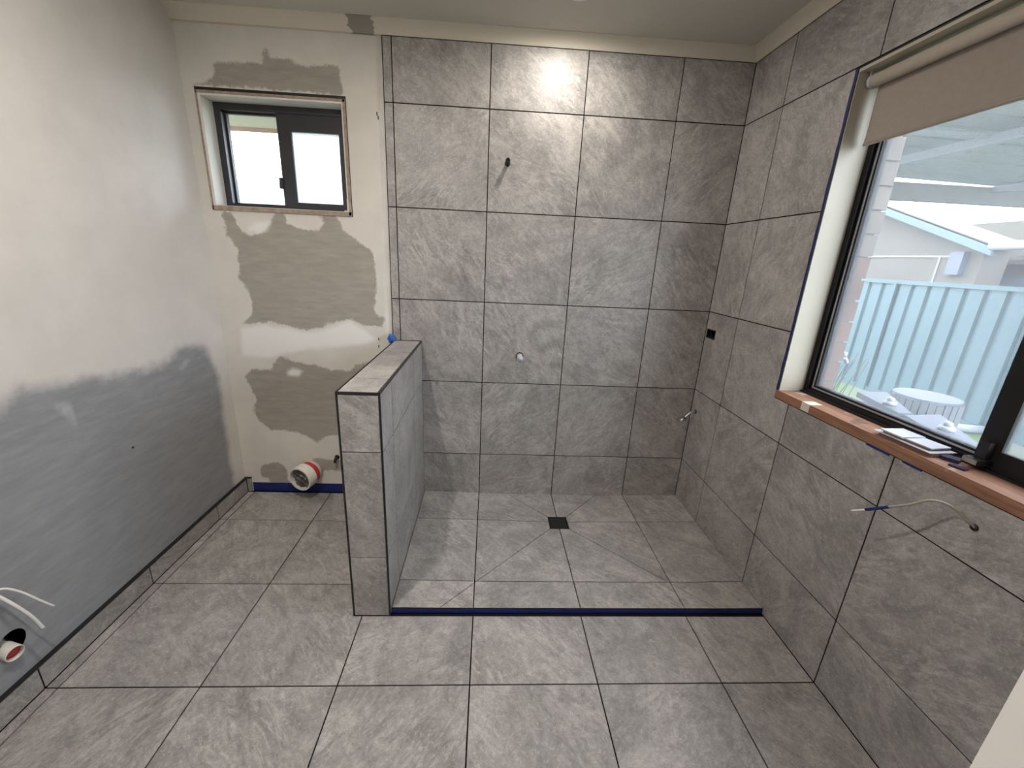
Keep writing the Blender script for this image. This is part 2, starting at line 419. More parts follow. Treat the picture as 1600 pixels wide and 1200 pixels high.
def thing(name, label, cat, loc=(0, 0, 0), group=None):
    o = bpy.data.objects.new(name, None); COL.objects.link(o); o.location = loc; o.empty_display_size = 0.05
    o['label'] = label; o['category'] = cat
    if group: o['group'] = group
    return o
def tag(o, label, cat, group=None):
    o['label'] = label; o['category'] = cat
    if group: o['group'] = group
    return o
def struct(o, label):
    o['kind'] = 'structure'; o['label'] = label; return o
def struct_empty(name, label):
    o = bpy.data.objects.new(name, None); COL.objects.link(o); o.empty_display_size = 0.05
    return struct(o, label)

# signed distance to polygons (negative inside), numpy
def poly_sd(pts, poly):
    poly = np.asarray(poly, float); n = len(poly)
    d = np.full(len(pts), 1e9); inside = np.zeros(len(pts), bool)
    for i in range(n):
        a, b = poly[i], poly[(i+1) % n]; e = b - a; wv = pts - a
        t = np.clip((wv @ e) / max(e @ e, 1e-12), 0, 1)
        d = np.minimum(d, np.linalg.norm(wv - np.outer(t, e), axis=1))
        c = ((a[1] <= pts[:, 1]) != (b[1] <= pts[:, 1]))
        xi = a[0] + (pts[:, 1] - a[1]) * e[0] / (e[1] if abs(e[1]) > 1e-12 else 1e-12)
        inside ^= c & (pts[:, 0] < xi)
    return np.where(inside, -d, d)
def polys_sd(pts, polys):
    d = np.full(len(pts), 0.5)
    for p in polys: d = np.minimum(d, poly_sd(pts, p))
    return d
def grid_lines(a, b, step, extra):
    n = max(2, int(round((b - a) / step))); s = set(np.round(np.linspace(a, b, n + 1), 5))
    s = {v for v in s if all(abs(v - e) > step * 0.3 for e in extra)} | {round(e, 5) for e in extra} | {round(a, 5), round(b, 5)}
    return sorted(s)
def patched_sheet(name, mat, us, vs, hole, to3, dark, fresh, parent=None, extra_faces=None):
    vd = {}; verts = []; uv = []; faces = []
    def V(u, v):
        k = (round(u, 5), round(v, 5))
        if k not in vd: vd[k] = len(verts); verts.append(to3(u, v)); uv.append((u, v))
        return vd[k]
    for a, b in zip(us, us[1:]):
        for c, d in zip(vs, vs[1:]):
            mu, mv = (a+b)/2, (c+d)/2
            if hole and hole[0] < mu < hole[1] and hole[2] < mv < hole[3]: continue
            faces.append((V(a, c), V(b, c), V(b, d), V(a, d)))
    if extra_faces:
        for quad in extra_faces: faces.append(tuple(V(u, v) for u, v in quad))
    me = bpy.data.meshes.new(name); me.from_pydata(verts, [], faces); me.update()
    pts = np.array(uv)
    for nm, pl in (('patch', dark), ('fresh', fresh)):
        at = me.attributes.new(nm, 'FLOAT', 'POINT'); at.data.foreach_set('value', polys_sd(pts, pl).astype(np.float32))
    return link(name, me, mat, parent)
def trace(px, ax, val, iu, iv):
    out = []
    for x, y in px:
        q = bp(x, y, ax, val); out.append((q[iu], q[iv]))
    return out

# ================================================================== STRUCTURE
# ---- floor
fl = box('floor', 'grout', None, -1.62, 1.40, -3.45, 0.26, -0.12, -0.004)
struct(fl, 'grey stone tiled bathroom floor with dark grout lines')
colx = [XL, -3*P, -2*P, -P, 0, P, 2*P, XR]
rowy = [0, R1, R1 - P, R1 - 2*P, R1 - 3*P, R1 - 4*P, R1 - 5*P]
solid = [(PX0, 5, PYF, 1), (-0.40, 5, -0.8815, 1)]
for r in range(len(rowy) - 1):
    y1, y0 = rowy[r], rowy[r+1]
    for c in range(len(colx) - 1):
        x0, x1 = colx[c], colx[c+1]
        hs = [(h[0] - x0, h[1] - x0, h[2] - y0, h[3] - y0) for h in solid if h[0] < x1 - 0.004 and h[2] < y1 - 0.004]
        hs = [h for h in hs]
        if any(h[0] <= 0.004 and h[2] <= 0.004 for h in hs): continue
        tile(fl, 'floor', (x0, y0, 0), x1 - x0, y1 - y0, hs)

# ---- shower floor: envelope falls towards a square drain
DX, DY, DH = 0.4535, -0.2825, 0.053
SX0, SX1, SY0, SY1 = PX1 + 0.001, XR, -0.8785, 0.0
KF, ZD = 0.021, 0.0125
def zsh(x, y): return ZD + KF * max(0, max(abs(x - DX), abs(y - DY)) - DH)
def clip(poly, nx, ny, c):
    """keep nx*x + ny*y <= c"""
    out = []
    for i in range(len(poly)):
        a, b = poly[i], poly[(i+1) % len(poly)]
        da, db = nx*a[0] + ny*a[1] - c, nx*b[0] + ny*b[1] - c
        if da <= 0: out.append(a)
        if da * db < 0:
            t = da / (da - db); out.append((a[0] + (b[0]-a[0])*t, a[1] + (b[1]-a[1])*t))
    return out
bed = box('shower_screed', 'grout', fl, SX0, SX1, SY0, SY1, -0.002, 0.0042)
SQ = math.sqrt(0.5); e = 0.0017
sectors = []
for sx, sy in ((0, -1), (0, 1), (-1, 0), (1, 0)):
    # |other| <= along ; along >= DH
    hp = []
    for s in (-1, 1):
        if sy: n_ = (s * SQ, -sy * SQ)
        else: n_ = (-sx * SQ, s * SQ)
        hp.append((n_[0], n_[1], n_[0]*DX + n_[1]*DY - e))
    hp.append((-sx, -sy, -(sx*DX + sy*DY) - DH - 0.0015))
    sectors.append(hp)
scol = [SX0, 0, P, 2*P, SX1]; srow = [SY0, R1 - P, R1, SY1]
for i in range(4):
    for j in range(3):
        colr = rnd_color(); g = 0.0024
        cell = [(scol[i]+g, srow[j]+g), (scol[i+1]-g, srow[j]+g), (scol[i+1]-g, srow[j+1]-g), (scol[i]+g, srow[j+1]-g)]
        for hp in sectors:
            poly = cell
            for h in hp:
                poly = clip(poly, *h)
                if len(poly) < 3: break
            if len(poly) < 3: continue
            ar = abs(sum(poly[k][0]*poly[(k+1) % len(poly)][1] - poly[(k+1) % len(poly)][0]*poly[k][1] for k in range(len(poly)))) / 2
            if ar < 4e-4: continue
            ox, oy = scol[i], srow[j]
            bm = bmesh.new()
            top = [bm.verts.new((x - ox, y - oy, zsh(x, y))) for x, y in poly]
            bot = [bm.verts.new((x - ox, y - oy, zsh(x, y) - 0.008)) for x, y in poly]
            bm.faces.new(top); bm.faces.new(bot[::-1])
            for k in range(len(poly)):
                bm.faces.new((top[k], bot[k], bot[(k+1) % len(poly)], top[(k+1) % len(poly)]))
            bmesh.ops.recalc_face_normals(bm, faces=bm.faces)
            me = bpy.data.meshes.new('shower_tile'); bm.to_mesh(me); bm.free(); me.materials.append(M['tile'])
            o = bpy.data.objects.new('tile', me); COL.objects.link(o); o.parent = fl; o.location = (ox, oy, 0); o.color = colr
box('step_edge', 'black_trim', fl, PX1 + 0.0005, XR - 0.001, -0.8805, -0.8785, -0.001, 0.0265)

# ---- ceiling and cornices
ce = box('ceiling', 'ceiling', None, -1.62, 1.56, -3.45, 0.26, ZC, ZC + 0.1)
struct(ce, 'plain off-white plasterboard ceiling')
def cornice(name, label, axis, wallpos, sign, a, b):
    """cove of 47 mm between wall (at wallpos) and ceiling; sign = direction into the room"""
    w_ = ZC - ZT; prof = [(0.0, ZT), (0.004, ZT), (0.006, ZT + 0.004)]
    for k in range(9):
        t = k / 8; ang = math.pi/2 * t
        prof.append((0.007 + (w_ - 0.011) * (1 - math.cos(ang)) * 0.55 + (w_ - 0.011) * t * 0.45, ZT + 0.005 + (w_ - 0.011) * math.sin(ang) * 0.35 + (w_ - 0.011) * t * 0.65))
    prof += [(w_ - 0.002, ZC - 0.004), (w_ + 0.001, ZC - 0.003), (w_ + 0.001, ZC), (0.0, ZC)]
    bm = bmesh.new(); rings = []
    for s in (a, b):
        rings.append([bm.verts.new(((s, wallpos + sign*p, z) if axis == 'x' else (wallpos + sign*p, s, z))) for p, z in prof])
    n = len(prof)
    for k in range(n): bm.faces.new((rings[0][k], rings[0][(k+1) % n], rings[1][(k+1) % n], rings[1][k]))
    bm.faces.new(rings[0][::-1]); bm.faces.new(rings[1])
    return struct(from_bm(name, bm, 'cornice'), label)
cornice('trim_1', 'cream cove cornice along the back wall with a grey filler patch', 'x', 0.0, -1, XW, XR)
cornice('trim_2', 'cream cove cornice above the right tiled wall', 'y', XR, -1, YFW, 0.0)
box('cornice_packing', 'cornice', bpy.data.objects['trim_1'], XW, -0.496, 0.0, YP, ZT, ZC)

# ---- back wall: patched plaster on the left, tiles on the right
TX0 = -0.494
WH = (-1.356, -0.674, 1.588, 2.112)        # small window opening x0 x1 z0 z1
A = trace([(300,132),(326,124),(336,117),(334.5,99),(375,97.5),(408,99),(411,84),(414,74),(420,88),(426,93),(444,92),(455,93),(468,101),(490,105),(528,103.5),(533,122),(539,148),(420,139)], 'y', YP, 0, 2)
B = trace([(345,332),(352,345),(353,366),(372,388),(374,436),(386,450),(393,470),(394,494),(380,506),(420,503),(445,508),(470,514),(504,513),(508,506),(547,497),(566,509),(597,510),(600,500),(585,484),(589,436),(585,410),(579,390),(558,374),(538,363),(528,348),(520,334),(498,334),(505,350),(500,360),(474,358),(450,348),(440,330),(427,335),(424,348),(412,363),(393,369),(376,361),(368,345),(362,332)], 'y', YP, 0, 2)
Cc = trace([(384,587),(393,578),(420,576),(432,566),(439,557),(458,566),(493,570),(516,578),(547,580),(556,571),(577,564),(600,575),(600,690),(525,680),(512,682),(497,691),(478,681),(455,673),(435,672),(424,673),(405,658),(397,643),(400,624),(390,603)], 'y', YP, 0, 2)
Dd = trace([(407,731),(415,725),(435,723),(444,729),(449,736),(452,756),(421,753),(421,747),(409,746)], 'y', YP, 0, 2)
Ee = trace([(488,716),(521,717),(540,721),(540,735),(497,737),(484,730)], 'y', YP, 0, 2)
Ff = trace([(366,725),(371,730),(376,746),(370,746)], 'y', YP, 0, 2)
Wf = trace([(374,509),(420,506),(470,517),(505,516),(547,500),(570,514),(590,532),(560,540),(500,545),(450,552),(420,562),(378,556)], 'y', YP, 0, 2)
W2 = trace([(597,60),(604,60),(614,520),(602,520),(600,400),(592,200)], 'y', YP, 0, 2)
W3 = trace([(400,345),(425,345),(420,362),(405,365),(380,360)], 'y', YP, 0, 2)
W4 = trace([(448,581),(458,575),(474,580),(468,588),(450,587)], 'y', YP, 0, 2)
us = grid_lines(XW, TX0 - 0.002, 0.014, [WH[0], WH[1]]); vs = grid_lines(0.0, ZC, 0.014, [WH[2], WH[3]])
wb = patched_sheet('wall_back', 'plaster', us, vs, WH, lambda u, v: (u, YP, v), [A, B, Cc, Dd, Ee, Ff], [Wf, W2, W3, W4])
struct(wb, 'back wall, patched plaster on the left and grey stone tiles on the right')
def plate(name, mat, parent, kind, origin, rect, holes, t, bevel=0.0):
    bm = plate_bm(rect, holes, t); bm.transform(frame_matrix(kind, origin))
    return from_bm(name, bm, mat, parent, bevel)
plate('wall_core', 'mortar', wb, 'back', (0, 0.021, 0), (-1.62, 1.56, 0, ZC + 0.1), [WH], 0.23)
plate('grout_bed', 'grout', wb, 'back', (0, 0.0025, 0), (TX0 + 0.001, XR + 0.01, 0, ZT + 0.004), [], 0.0175)
zrow = [0.0, H5, H5 + P, H5 + 2*P, H5 + 3*P, H5 + 4*P, ZT]
bx = [TX0, -P, 0, P, 2*P, XR]
for i in range(5):
    for j in range(6):
        z0 = zrow[j]; z1 = zrow[j+1]; x0 = bx[i]; x1 = bx[i+1]
        hs = []
        if x0 < PX1:                      # behind the half wall only what rises above it
            hs = [(PX0 - 0.02 - x0, PX1 - 0.002 - x0, -0.1, PZ - z0)]
            if x1 <= PX1 and z1 < PZ: continue
            if x1 <= PX1: hs = [(-0.1, x1 - x0 + 0.1, -0.1, PZ - z0)] if z0 < PZ else []
        hs = [h for h in hs if h[3] > 0.002]
        if z1 < PZ and hs: hs = [(h[0], h[1], -0.1, z1 - z0 + 0.1) for h in hs]
        tile(wb, 'back', (x0, 0, z0), x1 - x0, z1 - z0, hs)
box('tile_edge_trim', 'black_trim', wb, TX0 - 0.0015, TX0 + 0.0008, -0.0005, YP, PZ, ZT)

# ---- left wall: grey board below, white plaster above; a round pipe hole
HOLE_C = bp(19, 1004, 'x', XW); HR = 0.038
hy, hz = HOLE_C.y, HOLE_C.z
Lg = trace([(0,636),(15,620),(32,607),(75,602),(105,597),(140,590),(182,584),(220,577),(250,572),(262,561),(275,549),(292,540),(315,537),(325,552),(335,572),(342,590),(348,640),(357,705),(365,750),(380,800),(380,830)], 'x', XW, 1, 2)
Lg = [(-2.3, Lg[0][1] + 0.03), (-1.6, Lg[0][1] + 0.01)] + Lg + [(Lg[-1][0], -0.3), (-2.3, -0.3)]
Lw = trace([(73,628),(118,664),(113,628)], 'x', XW, 1, 2)
Lw2 = trace([(280,575),(292,560),(297,562),(284,578)], 'x', XW, 1, 2)
hs_ = 0.055
us = grid_lines(YFW, YP, 0.02, [hy - hs_, hy + hs_]); vs = grid_lines(0.0, ZC, 0.02, [hz - hs_, hz + hs_])
quads = []; NS = 32
def sqp(k):
    a = 2*math.pi*k/NS; c, s = math.cos(a), math.sin(a); q = max(abs(c), abs(s))
    return (hy + hs_*c/q, hz + hs_*s/q), (hy + HR*c, hz + HR*s)
for k in range(NS):
    (a0, c0), (a1, c1) = sqp(k), sqp(k+1)
    quads.append((a0, a1, c1, c0))
wl = patched_sheet('wall_left', 'left_wall', us, vs, (hy-hs_, hy+hs_, hz-hs_, hz+hs_), lambda u, v: (XW, u, v), [Lg], [Lw, Lw2], extra_faces=quads)
struct(wl, 'left wall, bare grey board below white plaster')
box('wall_core', 'black', wl, -1.62, -1.50, YFW, 0.26, 0, ZC + 0.1)
box('fixing_hole', 'black', wl, XW - 0.001, XW + 0.0006, bp(208, 699, 'x', XW).y - 0.006, bp(208, 699, 'x', XW).y + 0.004, bp(208, 699, 'x', XW).z - 0.004, bp(208, 699, 'x', XW).z + 0.004)

# ---- tiled skirting along the left wall
bb = box('baseboard_left', 'grout', None, XW, XL - 0.002, YFW, YP, -0.001, 0.088)
struct(bb, 'grey tiled skirting along the left wall with a black top edge')
for a, b in zip(rowy, rowy[1:]):
    b = max(b, YFW)
    if a <= YFW: break
    tile(bb, 'left', (XL, b, 0.0), a - b, 0.088)
tile(bb, 'back', (XL, 0.0005, 0.0), 0.028, 0.090)
box('black_edge', 'black_trim', bb, XW, XL + 0.0025, YFW, YP - 0.001, 0.0865, 0.0955)
box('black_edge', 'black_trim', bb, XL, XL + 0.028, -0.0005, YP, 0.0905, 0.0945)

# ---- right wall: tiles round the big window
OY1, OY0, OZ0, OZ1 = -0.6415, -1.862, 0.912, 2.0935     # opening
def ry(y): return -y                                       # local x on the right wall
wr = struct_empty('wall_right', 'right wall of grey stone tiles around the large window')
RW = (ry(OY1), ry(OY0), OZ0, OZ1)
NICHE = (0.013, 0.098, 1.052, 1.098)
plate('grout_bed', 'grout', wr, 'right', (XR + 0.0025, 0, 0), (-0.01, 2.06, 0, ZT + 0.004), [RW, NICHE], 0.018)
plate('wall_core', 'mortar', wr, 'right', (XR + 0.0215, 0, 0), (-0.26, 2.2, -0.1, ZC + 0.1), [RW, NICHE], 0.115)
ry_ = [0.0, -R1, -R1 + P, -R1 + 2*P, -R1 + 3*P, -YFW]
zr = [0.0] + zrow[1:]
for i in range(5):
    for j in range(6):
        a, b, c, d = ry_[i], ry_[i+1], zr[j], zr[j+1]
        hs = []
        for h in (RW, NICHE):
            if h[0] < b - 0.003 and h[1] > a + 0.003 and h[2] < d - 0.003 and h[3] > c + 0.003:
                hs.append((h[0]-a, h[1]-a, h[2]-c, h[3]-c))
        if any(h[0] <= 0 and h[1] >= b-a and h[2] <= 0 and h[3] >= d-c for h in hs): continue
        tile(wr, 'right', (XR, -a, c), b - a, d - c, hs)
# outer brick leaf: mortar with every visible brick of the window jamb
BX0, BX1, BY = 1.395, 1.503, -0.632
plate('outer_mortar', 'mortar', wr, 'right', (BX0, 0, 0), (-0.26, 3.4, -0.45, 2.6), [(-BY - 0.007, 1.88, 0.90, 2.12)], BX1 - BX0 - 0.008)
z = 0.905; k = 0
while z < 2.10:
    ln = 0.225 if k % 2 else 0.108
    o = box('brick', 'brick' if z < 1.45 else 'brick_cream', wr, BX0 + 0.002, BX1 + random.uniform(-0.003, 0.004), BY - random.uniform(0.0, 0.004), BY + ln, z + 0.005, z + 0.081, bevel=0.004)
    z += 0.0835; k += 1

# ---- half wall beside the shower
hw = box('wall_partition', 'grout', None, PX0 + 0.011, PX1 - 0.011, PYF + 0.011, 0.002, -0.002, PZ - 0.0115)
struct(hw, 'tiled half wall between toilet space and shower')
zp = [0.0, H5, H5 + P, PZ - 0.004]; E_ = 0.0045
for j in range(3):
    tile(hw, 'back', (PX0 + E_, PYF, zp[j]), PX1 - PX0 - 2*E_, zp[j+1] - zp[j])
    for a, b in ((0.0, R1), (R1, R1 - P), (R1 - P, PYF + E_)):
        tile(hw, 'left', (PX1, b, zp[j]), a - b, zp[j+1] - zp[j])
        tile(hw, 'leftface', (PX0, a, zp[j]), a - b, zp[j+1] - zp[j])
for a, b in ((0.0, R1), (R1, R1 - P), (R1 - P, PYF + 0.004)):
    tile(hw, 'floor', (PX0 + 0.003, b, PZ), PX1 - PX0 - 0.010, a - b, g=0.0068)
# black metal corner trims of the half wall
box('corner_trim', 'black_trim', hw, PX0 - 0.0005, PX1 + 0.0005, PYF - 0.0008, PYF + 0.0045, PZ - 0.010, PZ + 0.0006)
box('corner_trim', 'black_trim', hw, PX1 - 0.0075, PX1 + 0.0008, PYF, 0.0, PZ - 0.0055, PZ + 0.0006)
box('corner_trim', 'black_trim', hw, PX0 - 0.0005, PX0 + 0.0030, PYF, 0.0, PZ - 0.0045, PZ + 0.0006)
box('corner_trim', 'black_trim', hw, PX1 - 0.0060, PX1 + 0.0008, PYF - 0.0008, PYF + 0.0045, 0.0, PZ - 0.009)
box('corner_trim', 'black_trim', hw, PX0 - 0.0005, PX0 + 0.0050, PYF - 0.0008, PYF + 0.0045, 0.0, PZ - 0.009)

# ---- front wall with the doorway the picture is taken through, and the hall behind
wf = plate('wall_front', 'white_paint', None, 'back', (0, YFW - 0.10, 0), (-1.62, 1.56, 0, ZC), [(-0.47, 0.40, -0.1, 2.06)], -0.10)
struct(wf, 'front wall with the open doorway')
d1 = struct_empty('door_1', 'white painted door frame at the lower right corner')
box('jamb', 'white_paint', d1, 0.3765, 0.3995, YFW - 0.115, YFW + 0.003, 0, 2.04, bevel=0.0015)
box('jamb', 'white_paint', d1, -0.4695, -0.446, YFW - 0.115, YFW + 0.003, 0, 2.04, bevel=0.0015)
box('head', 'white_paint', d1, -0.4695, 0.3995, YFW - 0.115, YFW + 0.003, 2.0405, 2.0595)
box('door_stop', 'white_paint', d1, 0.3645, 0.3765, YFW - 0.088, YFW - 0.050, 0, 2.03, bevel=0.0015)
box('door_stop', 'white_paint', d1, -0.446, -0.434, YFW - 0.088, YFW - 0.050, 0, 2.03, bevel=0.0015)
for nm, b_ in (('wall_hall_left', (-1.62, -1.50, -3.45, YFW - 0.10, 0, ZC)), ('wall_hall_right', (1.44, 1.56, -3.45, YFW - 0.10, 0, ZC)), ('wall_hall_end', (-1.62, 1.56, -3.55, -3.45, -0.1, ZC + 0.1))):
    struct(box(nm, 'white_paint', None, *b_), 'white painted hall wall behind the doorway')

# ================================================================== WINDOW 1 (small, back wall)
w1 = struct_empty('window_1', 'small dark aluminium sliding window in the patched plaster wall')
x0, x1, z0, z1 = -1.352, -0.678, 1.592, 2.098
RD = 0.098
for nm, b_ in (('reveal_board', (x0, x0 + 0.018, 0.0085, 0.20, z0, z1)), ('reveal_board', (x1 - 0.018, x1, 0.0085, 0.20, z0, z1)),
               ('reveal_board', (x0 + 0.018, x1 - 0.018, 0.0085, 0.20, z1 - 0.018, z1)), ('reveal_board', (x0 + 0.018, x1 - 0.018, 0.0085, 0.20, z0, z0 + 0.018))):
    box(nm, 'reveal_paint', w1, *b_)
for b_ in ((x0 - 0.002, x0 + 0.006, 0.006, 0.012, z0 - 0.003, z1), (x1 - 0.012, x1 + 0.002, 0.006, 0.012, z0, z1),
           (x0, x1, 0.006, 0.012, z1 - 0.010, z1 + 0.001), (x0, x1, 0.006, 0.012, z0 - 0.004, z0 + 0.016)):
    box('raw_edge', 'raw_edge', w1, *b_)
box('gap_shade_strip', 'black', w1, x0 - 0.004, x1 + 0.004, 0.010, 0.04, z1 + 0.001, z1 + 0.014)  # solid black strips standing in for the shade inside the open gaps
box('gap_shade_strip', 'black', w1, x1 + 0.0015, x1 + 0.0045, 0.010, 0.04, z0 - 0.004, z1)
box('gap_shade_strip', 'black', w1, -1.05, x1 + 0.004, 0.010, 0.04, z0 - 0.0045, z0 - 0.0005)
fx0, fx1, fz0, fz1 = x0 + 0.018, x1 - 0.018, z0 + 0.018, z1 - 0.018
boxes('frame', 'bronze', w1, [(fx0, fx0 + 0.030, RD, 0.165, fz0, fz1), (fx1 - 0.012, fx1, RD, 0.165, fz0, fz1),
                              (fx0 + 0.030, fx1 - 0.012, RD, 0.165, fz1 - 0.030, fz1), (fx0 + 0.030, fx1 - 0.012, RD, 0.165, fz0, fz0 + 0.016)])
# left sash (clear, behind) and right sash (frosted, in front)
lx0, lx1, lz0, lz1 = fx0 + 0.030, -1.01, fz0 + 0.016, fz1 - 0.030
s1 = boxes('sash', 'bronze', w1, [(lx0, lx0 + 0.008, 0.130, 0.150, lz0, lz1), (lx1 - 0.030, lx1, 0.130, 0.150, lz0, lz1), (lx0 + 0.008, lx1 - 0.030, 0.130, 0.150, lz1 - 0.008, lz1), (lx0 + 0.008, lx1 - 0.030, 0.130, 0.150, lz0, lz0 + 0.010)])
box('pane', 'glass', s1, lx0 + 0.008, lx1 - 0.030, 0.139, 0.142, lz0 + 0.010, lz1 - 0.008)
rx0, rx1, rz0, rz1 = -1.045, fx1 - 0.012, fz0 + 0.016, fz1 - 0.030
s2 = boxes('sash', 'bronze', w1, [(rx0, rx0 + 0.065, 0.104, 0.126, rz0, rz1), (rx1 - 0.040, rx1, 0.104, 0.126, rz0, rz1), (rx0 + 0.065, rx1 - 0.040, 0.104, 0.126, rz1 - 0.076, rz1), (rx0 + 0.065, rx1 - 0.040, 0.104, 0.126, rz0, rz0 + 0.024)], bevel=0.001)
box('pane', 'frosted', s2, rx0 + 0.065, rx1 - 0.040, 0.113, 0.117, rz0 + 0.024, rz1 - 0.076)
box('pull', 'bronze', s2, rx0 - 0.010, rx0 + 0.006, 0.088, 0.104, rz0 + 0.085, rz0 + 0.135, bevel=0.003)
box('catch', 'steel', w1, rx1 - 0.016, rx1 - 0.002, 0.088, 0.104, rz0 - 0.006, rz0 + 0.052, bevel=0.002)
box('catch_plate', 'steel', w1, rx1 - 0.030, rx1 + 0.002, 0.084, 0.098, rz0 - 0.012, rz0 - 0.004, bevel=0.001)

# ================================================================== WINDOW 2 (large, right wall)
w2 = struct_empty('window_2', 'large black aluminium sliding window with raw timber sill in the right wall')
FX = 1.352                                  # room side of the aluminium frame
SZ = 0.947                                  # top of sill
jy0, jy1 = OY1 - 0.006, OY0 + 0.006
box('sill', 'sill', w2, XR - 0.003, FX + 0.03, jy1, OY1 - 0.0005, OZ0 + 0.002, SZ, bevel=0.002)
box('jamb_board', 'cream_paint', w2, XR + 0.002, FX + 0.03, jy0 - 0.008, jy0, SZ, OZ1 - 0.004)
box('jamb_board', 'cream_paint', w2, XR + 0.002, FX + 0.03, jy1, jy1 + 0.008, SZ, OZ1 - 0.004)
box('head_board', 'cream_paint', w2, XR + 0.002, FX + 0.03, jy1 + 0.008, jy0 - 0.008, OZ1 - 0.014, OZ1 - 0.004)
box('gap_shade_strip', 'black', w2, XR + 0.0015, XR + 0.02, OY0, OY1, OZ1 - 0.0038, OZ1)  # black fill painted as the shade between tile edge and boards
box('gap_shade_strip', 'black', w2, XR + 0.003, XR + 0.02, OY1 - 0.0055, OY1, SZ, OZ1)
# filler smeared on the sill edge
bm = bmesh.new(); add_box(bm, XR - 0.0045, XR + 0.045, -0.835, -0.795, OZ0 + 0.004, SZ + 0.0012); from_bm('filler_smear', bm, 'soffit', w2, 0.001)
ay0, ay1 = jy1 + 0.008, jy0 - 0.008          # frame extents in y
az0, az1 = SZ, OZ1 - 0.014
boxes('frame', 'blackalu', w2, [(FX, FX + 0.05, ay1 - 0.022, ay1, az0, az1), (FX, FX + 0.05, ay0, ay0 + 0.022, az0, az1),
                                (FX, FX + 0.05, ay0 + 0.022, ay1 - 0.022, az0, az0 + 0.020), (FX, FX + 0.05, ay0 + 0.022, ay1 - 0.022, az1 - 0.022, az1)])
box('sill_track', 'blackalu', w2, FX - 0.012, FX, ay0, ay1, az0, az0 + 0.007, bevel=0.001)
MY = -1.275                                  # meeting stile
gy1, gz0, gz1 = ay1 - 0.044, az0 + 0.038, az1 - 0.044
fs = boxes('fixed_sash', 'blackalu', w2, [(FX + 0.012, FX + 0.040, gy1, ay1 - 0.022, az0 + 0.020, az1 - 0.022), (FX + 0.012, FX + 0.040, MY - 0.045, MY - 0.004, az0 + 0.020, az1 - 0.022),
                                          (FX + 0.012, FX + 0.040, MY - 0.004, gy1, az0 + 0.020, gz0), (FX + 0.012, FX + 0.040, MY - 0.004, gy1, gz1, az1 - 0.022)])
boxes('glazing_bead', 'greyseal', fs, [(FX + 0.008, FX + 0.0125, gy1 + 0.007, gy1 + 0.012, gz0 - 0.012, gz1 + 0.006), (FX + 0.008, FX + 0.0125, MY - 0.004, gy1 + 0.007, gz0 - 0.012, gz0 - 0.007)], bevel=0.001)
box('pane', 'hazy_glass', fs, FX + 0.022, FX + 0.026, MY - 0.004, gy1, gz0, gz1)
ss = boxes('sliding_sash', 'blackalu', w2, [(FX - 0.004, FX + 0.011, MY - 0.062, MY - 0.010, az0 + 0.018, az1 - 0.020), (FX - 0.004, FX + 0.011, ay0 + 0.022, ay0 + 0.060, az0 + 0.018, az1 - 0.020),
                                            (FX - 0.004, FX + 0.011, ay0 + 0.060, MY - 0.062, az0 + 0.018, az0 + 0.060), (FX - 0.004, FX + 0.011, ay0 + 0.060, MY - 0.062, az1 - 0.062, az1 - 0.020)], bevel=0.002)
box('pane', 'hazy_glass', ss, FX + 0.002, FX + 0.006, ay0 + 0.060, MY - 0.062, az0 + 0.060, az1 - 0.062)
lt = boxes('latch', 'blackalu', w2, [(FX - 0.045, FX - 0.004, MY - 0.055, MY - 0.018, az0 + 0.016, az0 + 0.030)], bevel=0.003)
box('latch_lever', 'dark_steel', lt, FX - 0.022, FX - 0.006, MY - 0.048, MY - 0.024, az0 + 0.030, az0 + 0.078, bevel=0.004)
box('latch_tip', 'steel', lt, FX - 0.048, FX - 0.0455, MY - 0.053, MY - 0.020, az0 + 0.017, az0 + 0.029, bevel=0.001)

# ---- roller blind inside the reveal
BXT, BZT, BRT = 1.297, 2.050, 0.0205
by0, by1 = ay0 + 0.012, ay1 - 0.008
rb = thing('roller_blind', 'beige fabric roller blind, partly down inside the large window', 'blind', (BXT, (by0 + by1)/2, 1.845))
tube('roll', 'blind_tube', rb, [(BXT, by0 + 0.01, BZT), (BXT, by1 - 0.008, BZT)], BRT, 32)
FXB = BXT + BRT - 0.002
bm = bmesh.new(); add_box(bm, FXB, FXB + 0.0015, by0 + 0.014, by1 - 0.012, 1.878, BZT); from_bm('fabric', bm, 'blind', rb)
tube('bottom_rail', 'blind', rb, [(FXB + 0.001, by0 + 0.014, 1.861), (FXB + 0.001, by1 - 0.012, 1.861)], 0.0055, 14)
box('hem', 'blind', rb, FXB - 0.0015, FXB + 0.003, by0 + 0.014, by1 - 0.012, 1.854, 1.879, bevel=0.001)
for yy in (by1 - 0.008, by0 + 0.006):
    box('bracket', 'blind_tube', rb, BXT - 0.018, BXT + 0.018, yy - 0.001, yy + 0.003, BZT - 0.018, OZ1 - 0.0145, bevel=0.001)
tube('end_cap', 'plastic_white', rb, [(BXT, by1 - 0.012, BZT), (BXT, by1 - 0.0015, BZT)], [BRT + 0.0015, BRT + 0.0015], 28)

# ================================================================== FITTINGS AND LOOSE THINGS
# floor drain
dr = thing('floor_drain', 'black square drain grate set in the shower floor', 'drain', (DX, DY, 0.005))
DS = DH - 0.001
boxes('rim', 'black', dr, [(DX - DS, DX + DS, DY - DS, DY - DS + 0.003, 0.005, ZD), (DX - DS, DX + DS, DY + DS - 0.003, DY + DS, 0.005, ZD),
                           (DX - DS, DX - DS + 0.003, DY - DS + 0.003, DY + DS - 0.003, 0.005, ZD), (DX + DS - 0.003, DX + DS, DY - DS + 0.003, DY + DS - 0.003, 0.005, ZD)])
box('grate', 'black', dr, DX - DS + 0.005, DX + DS - 0.005, DY - DS + 0.005, DY + DS - 0.005, 0.0045, ZD - 0.001, bevel=0.001)

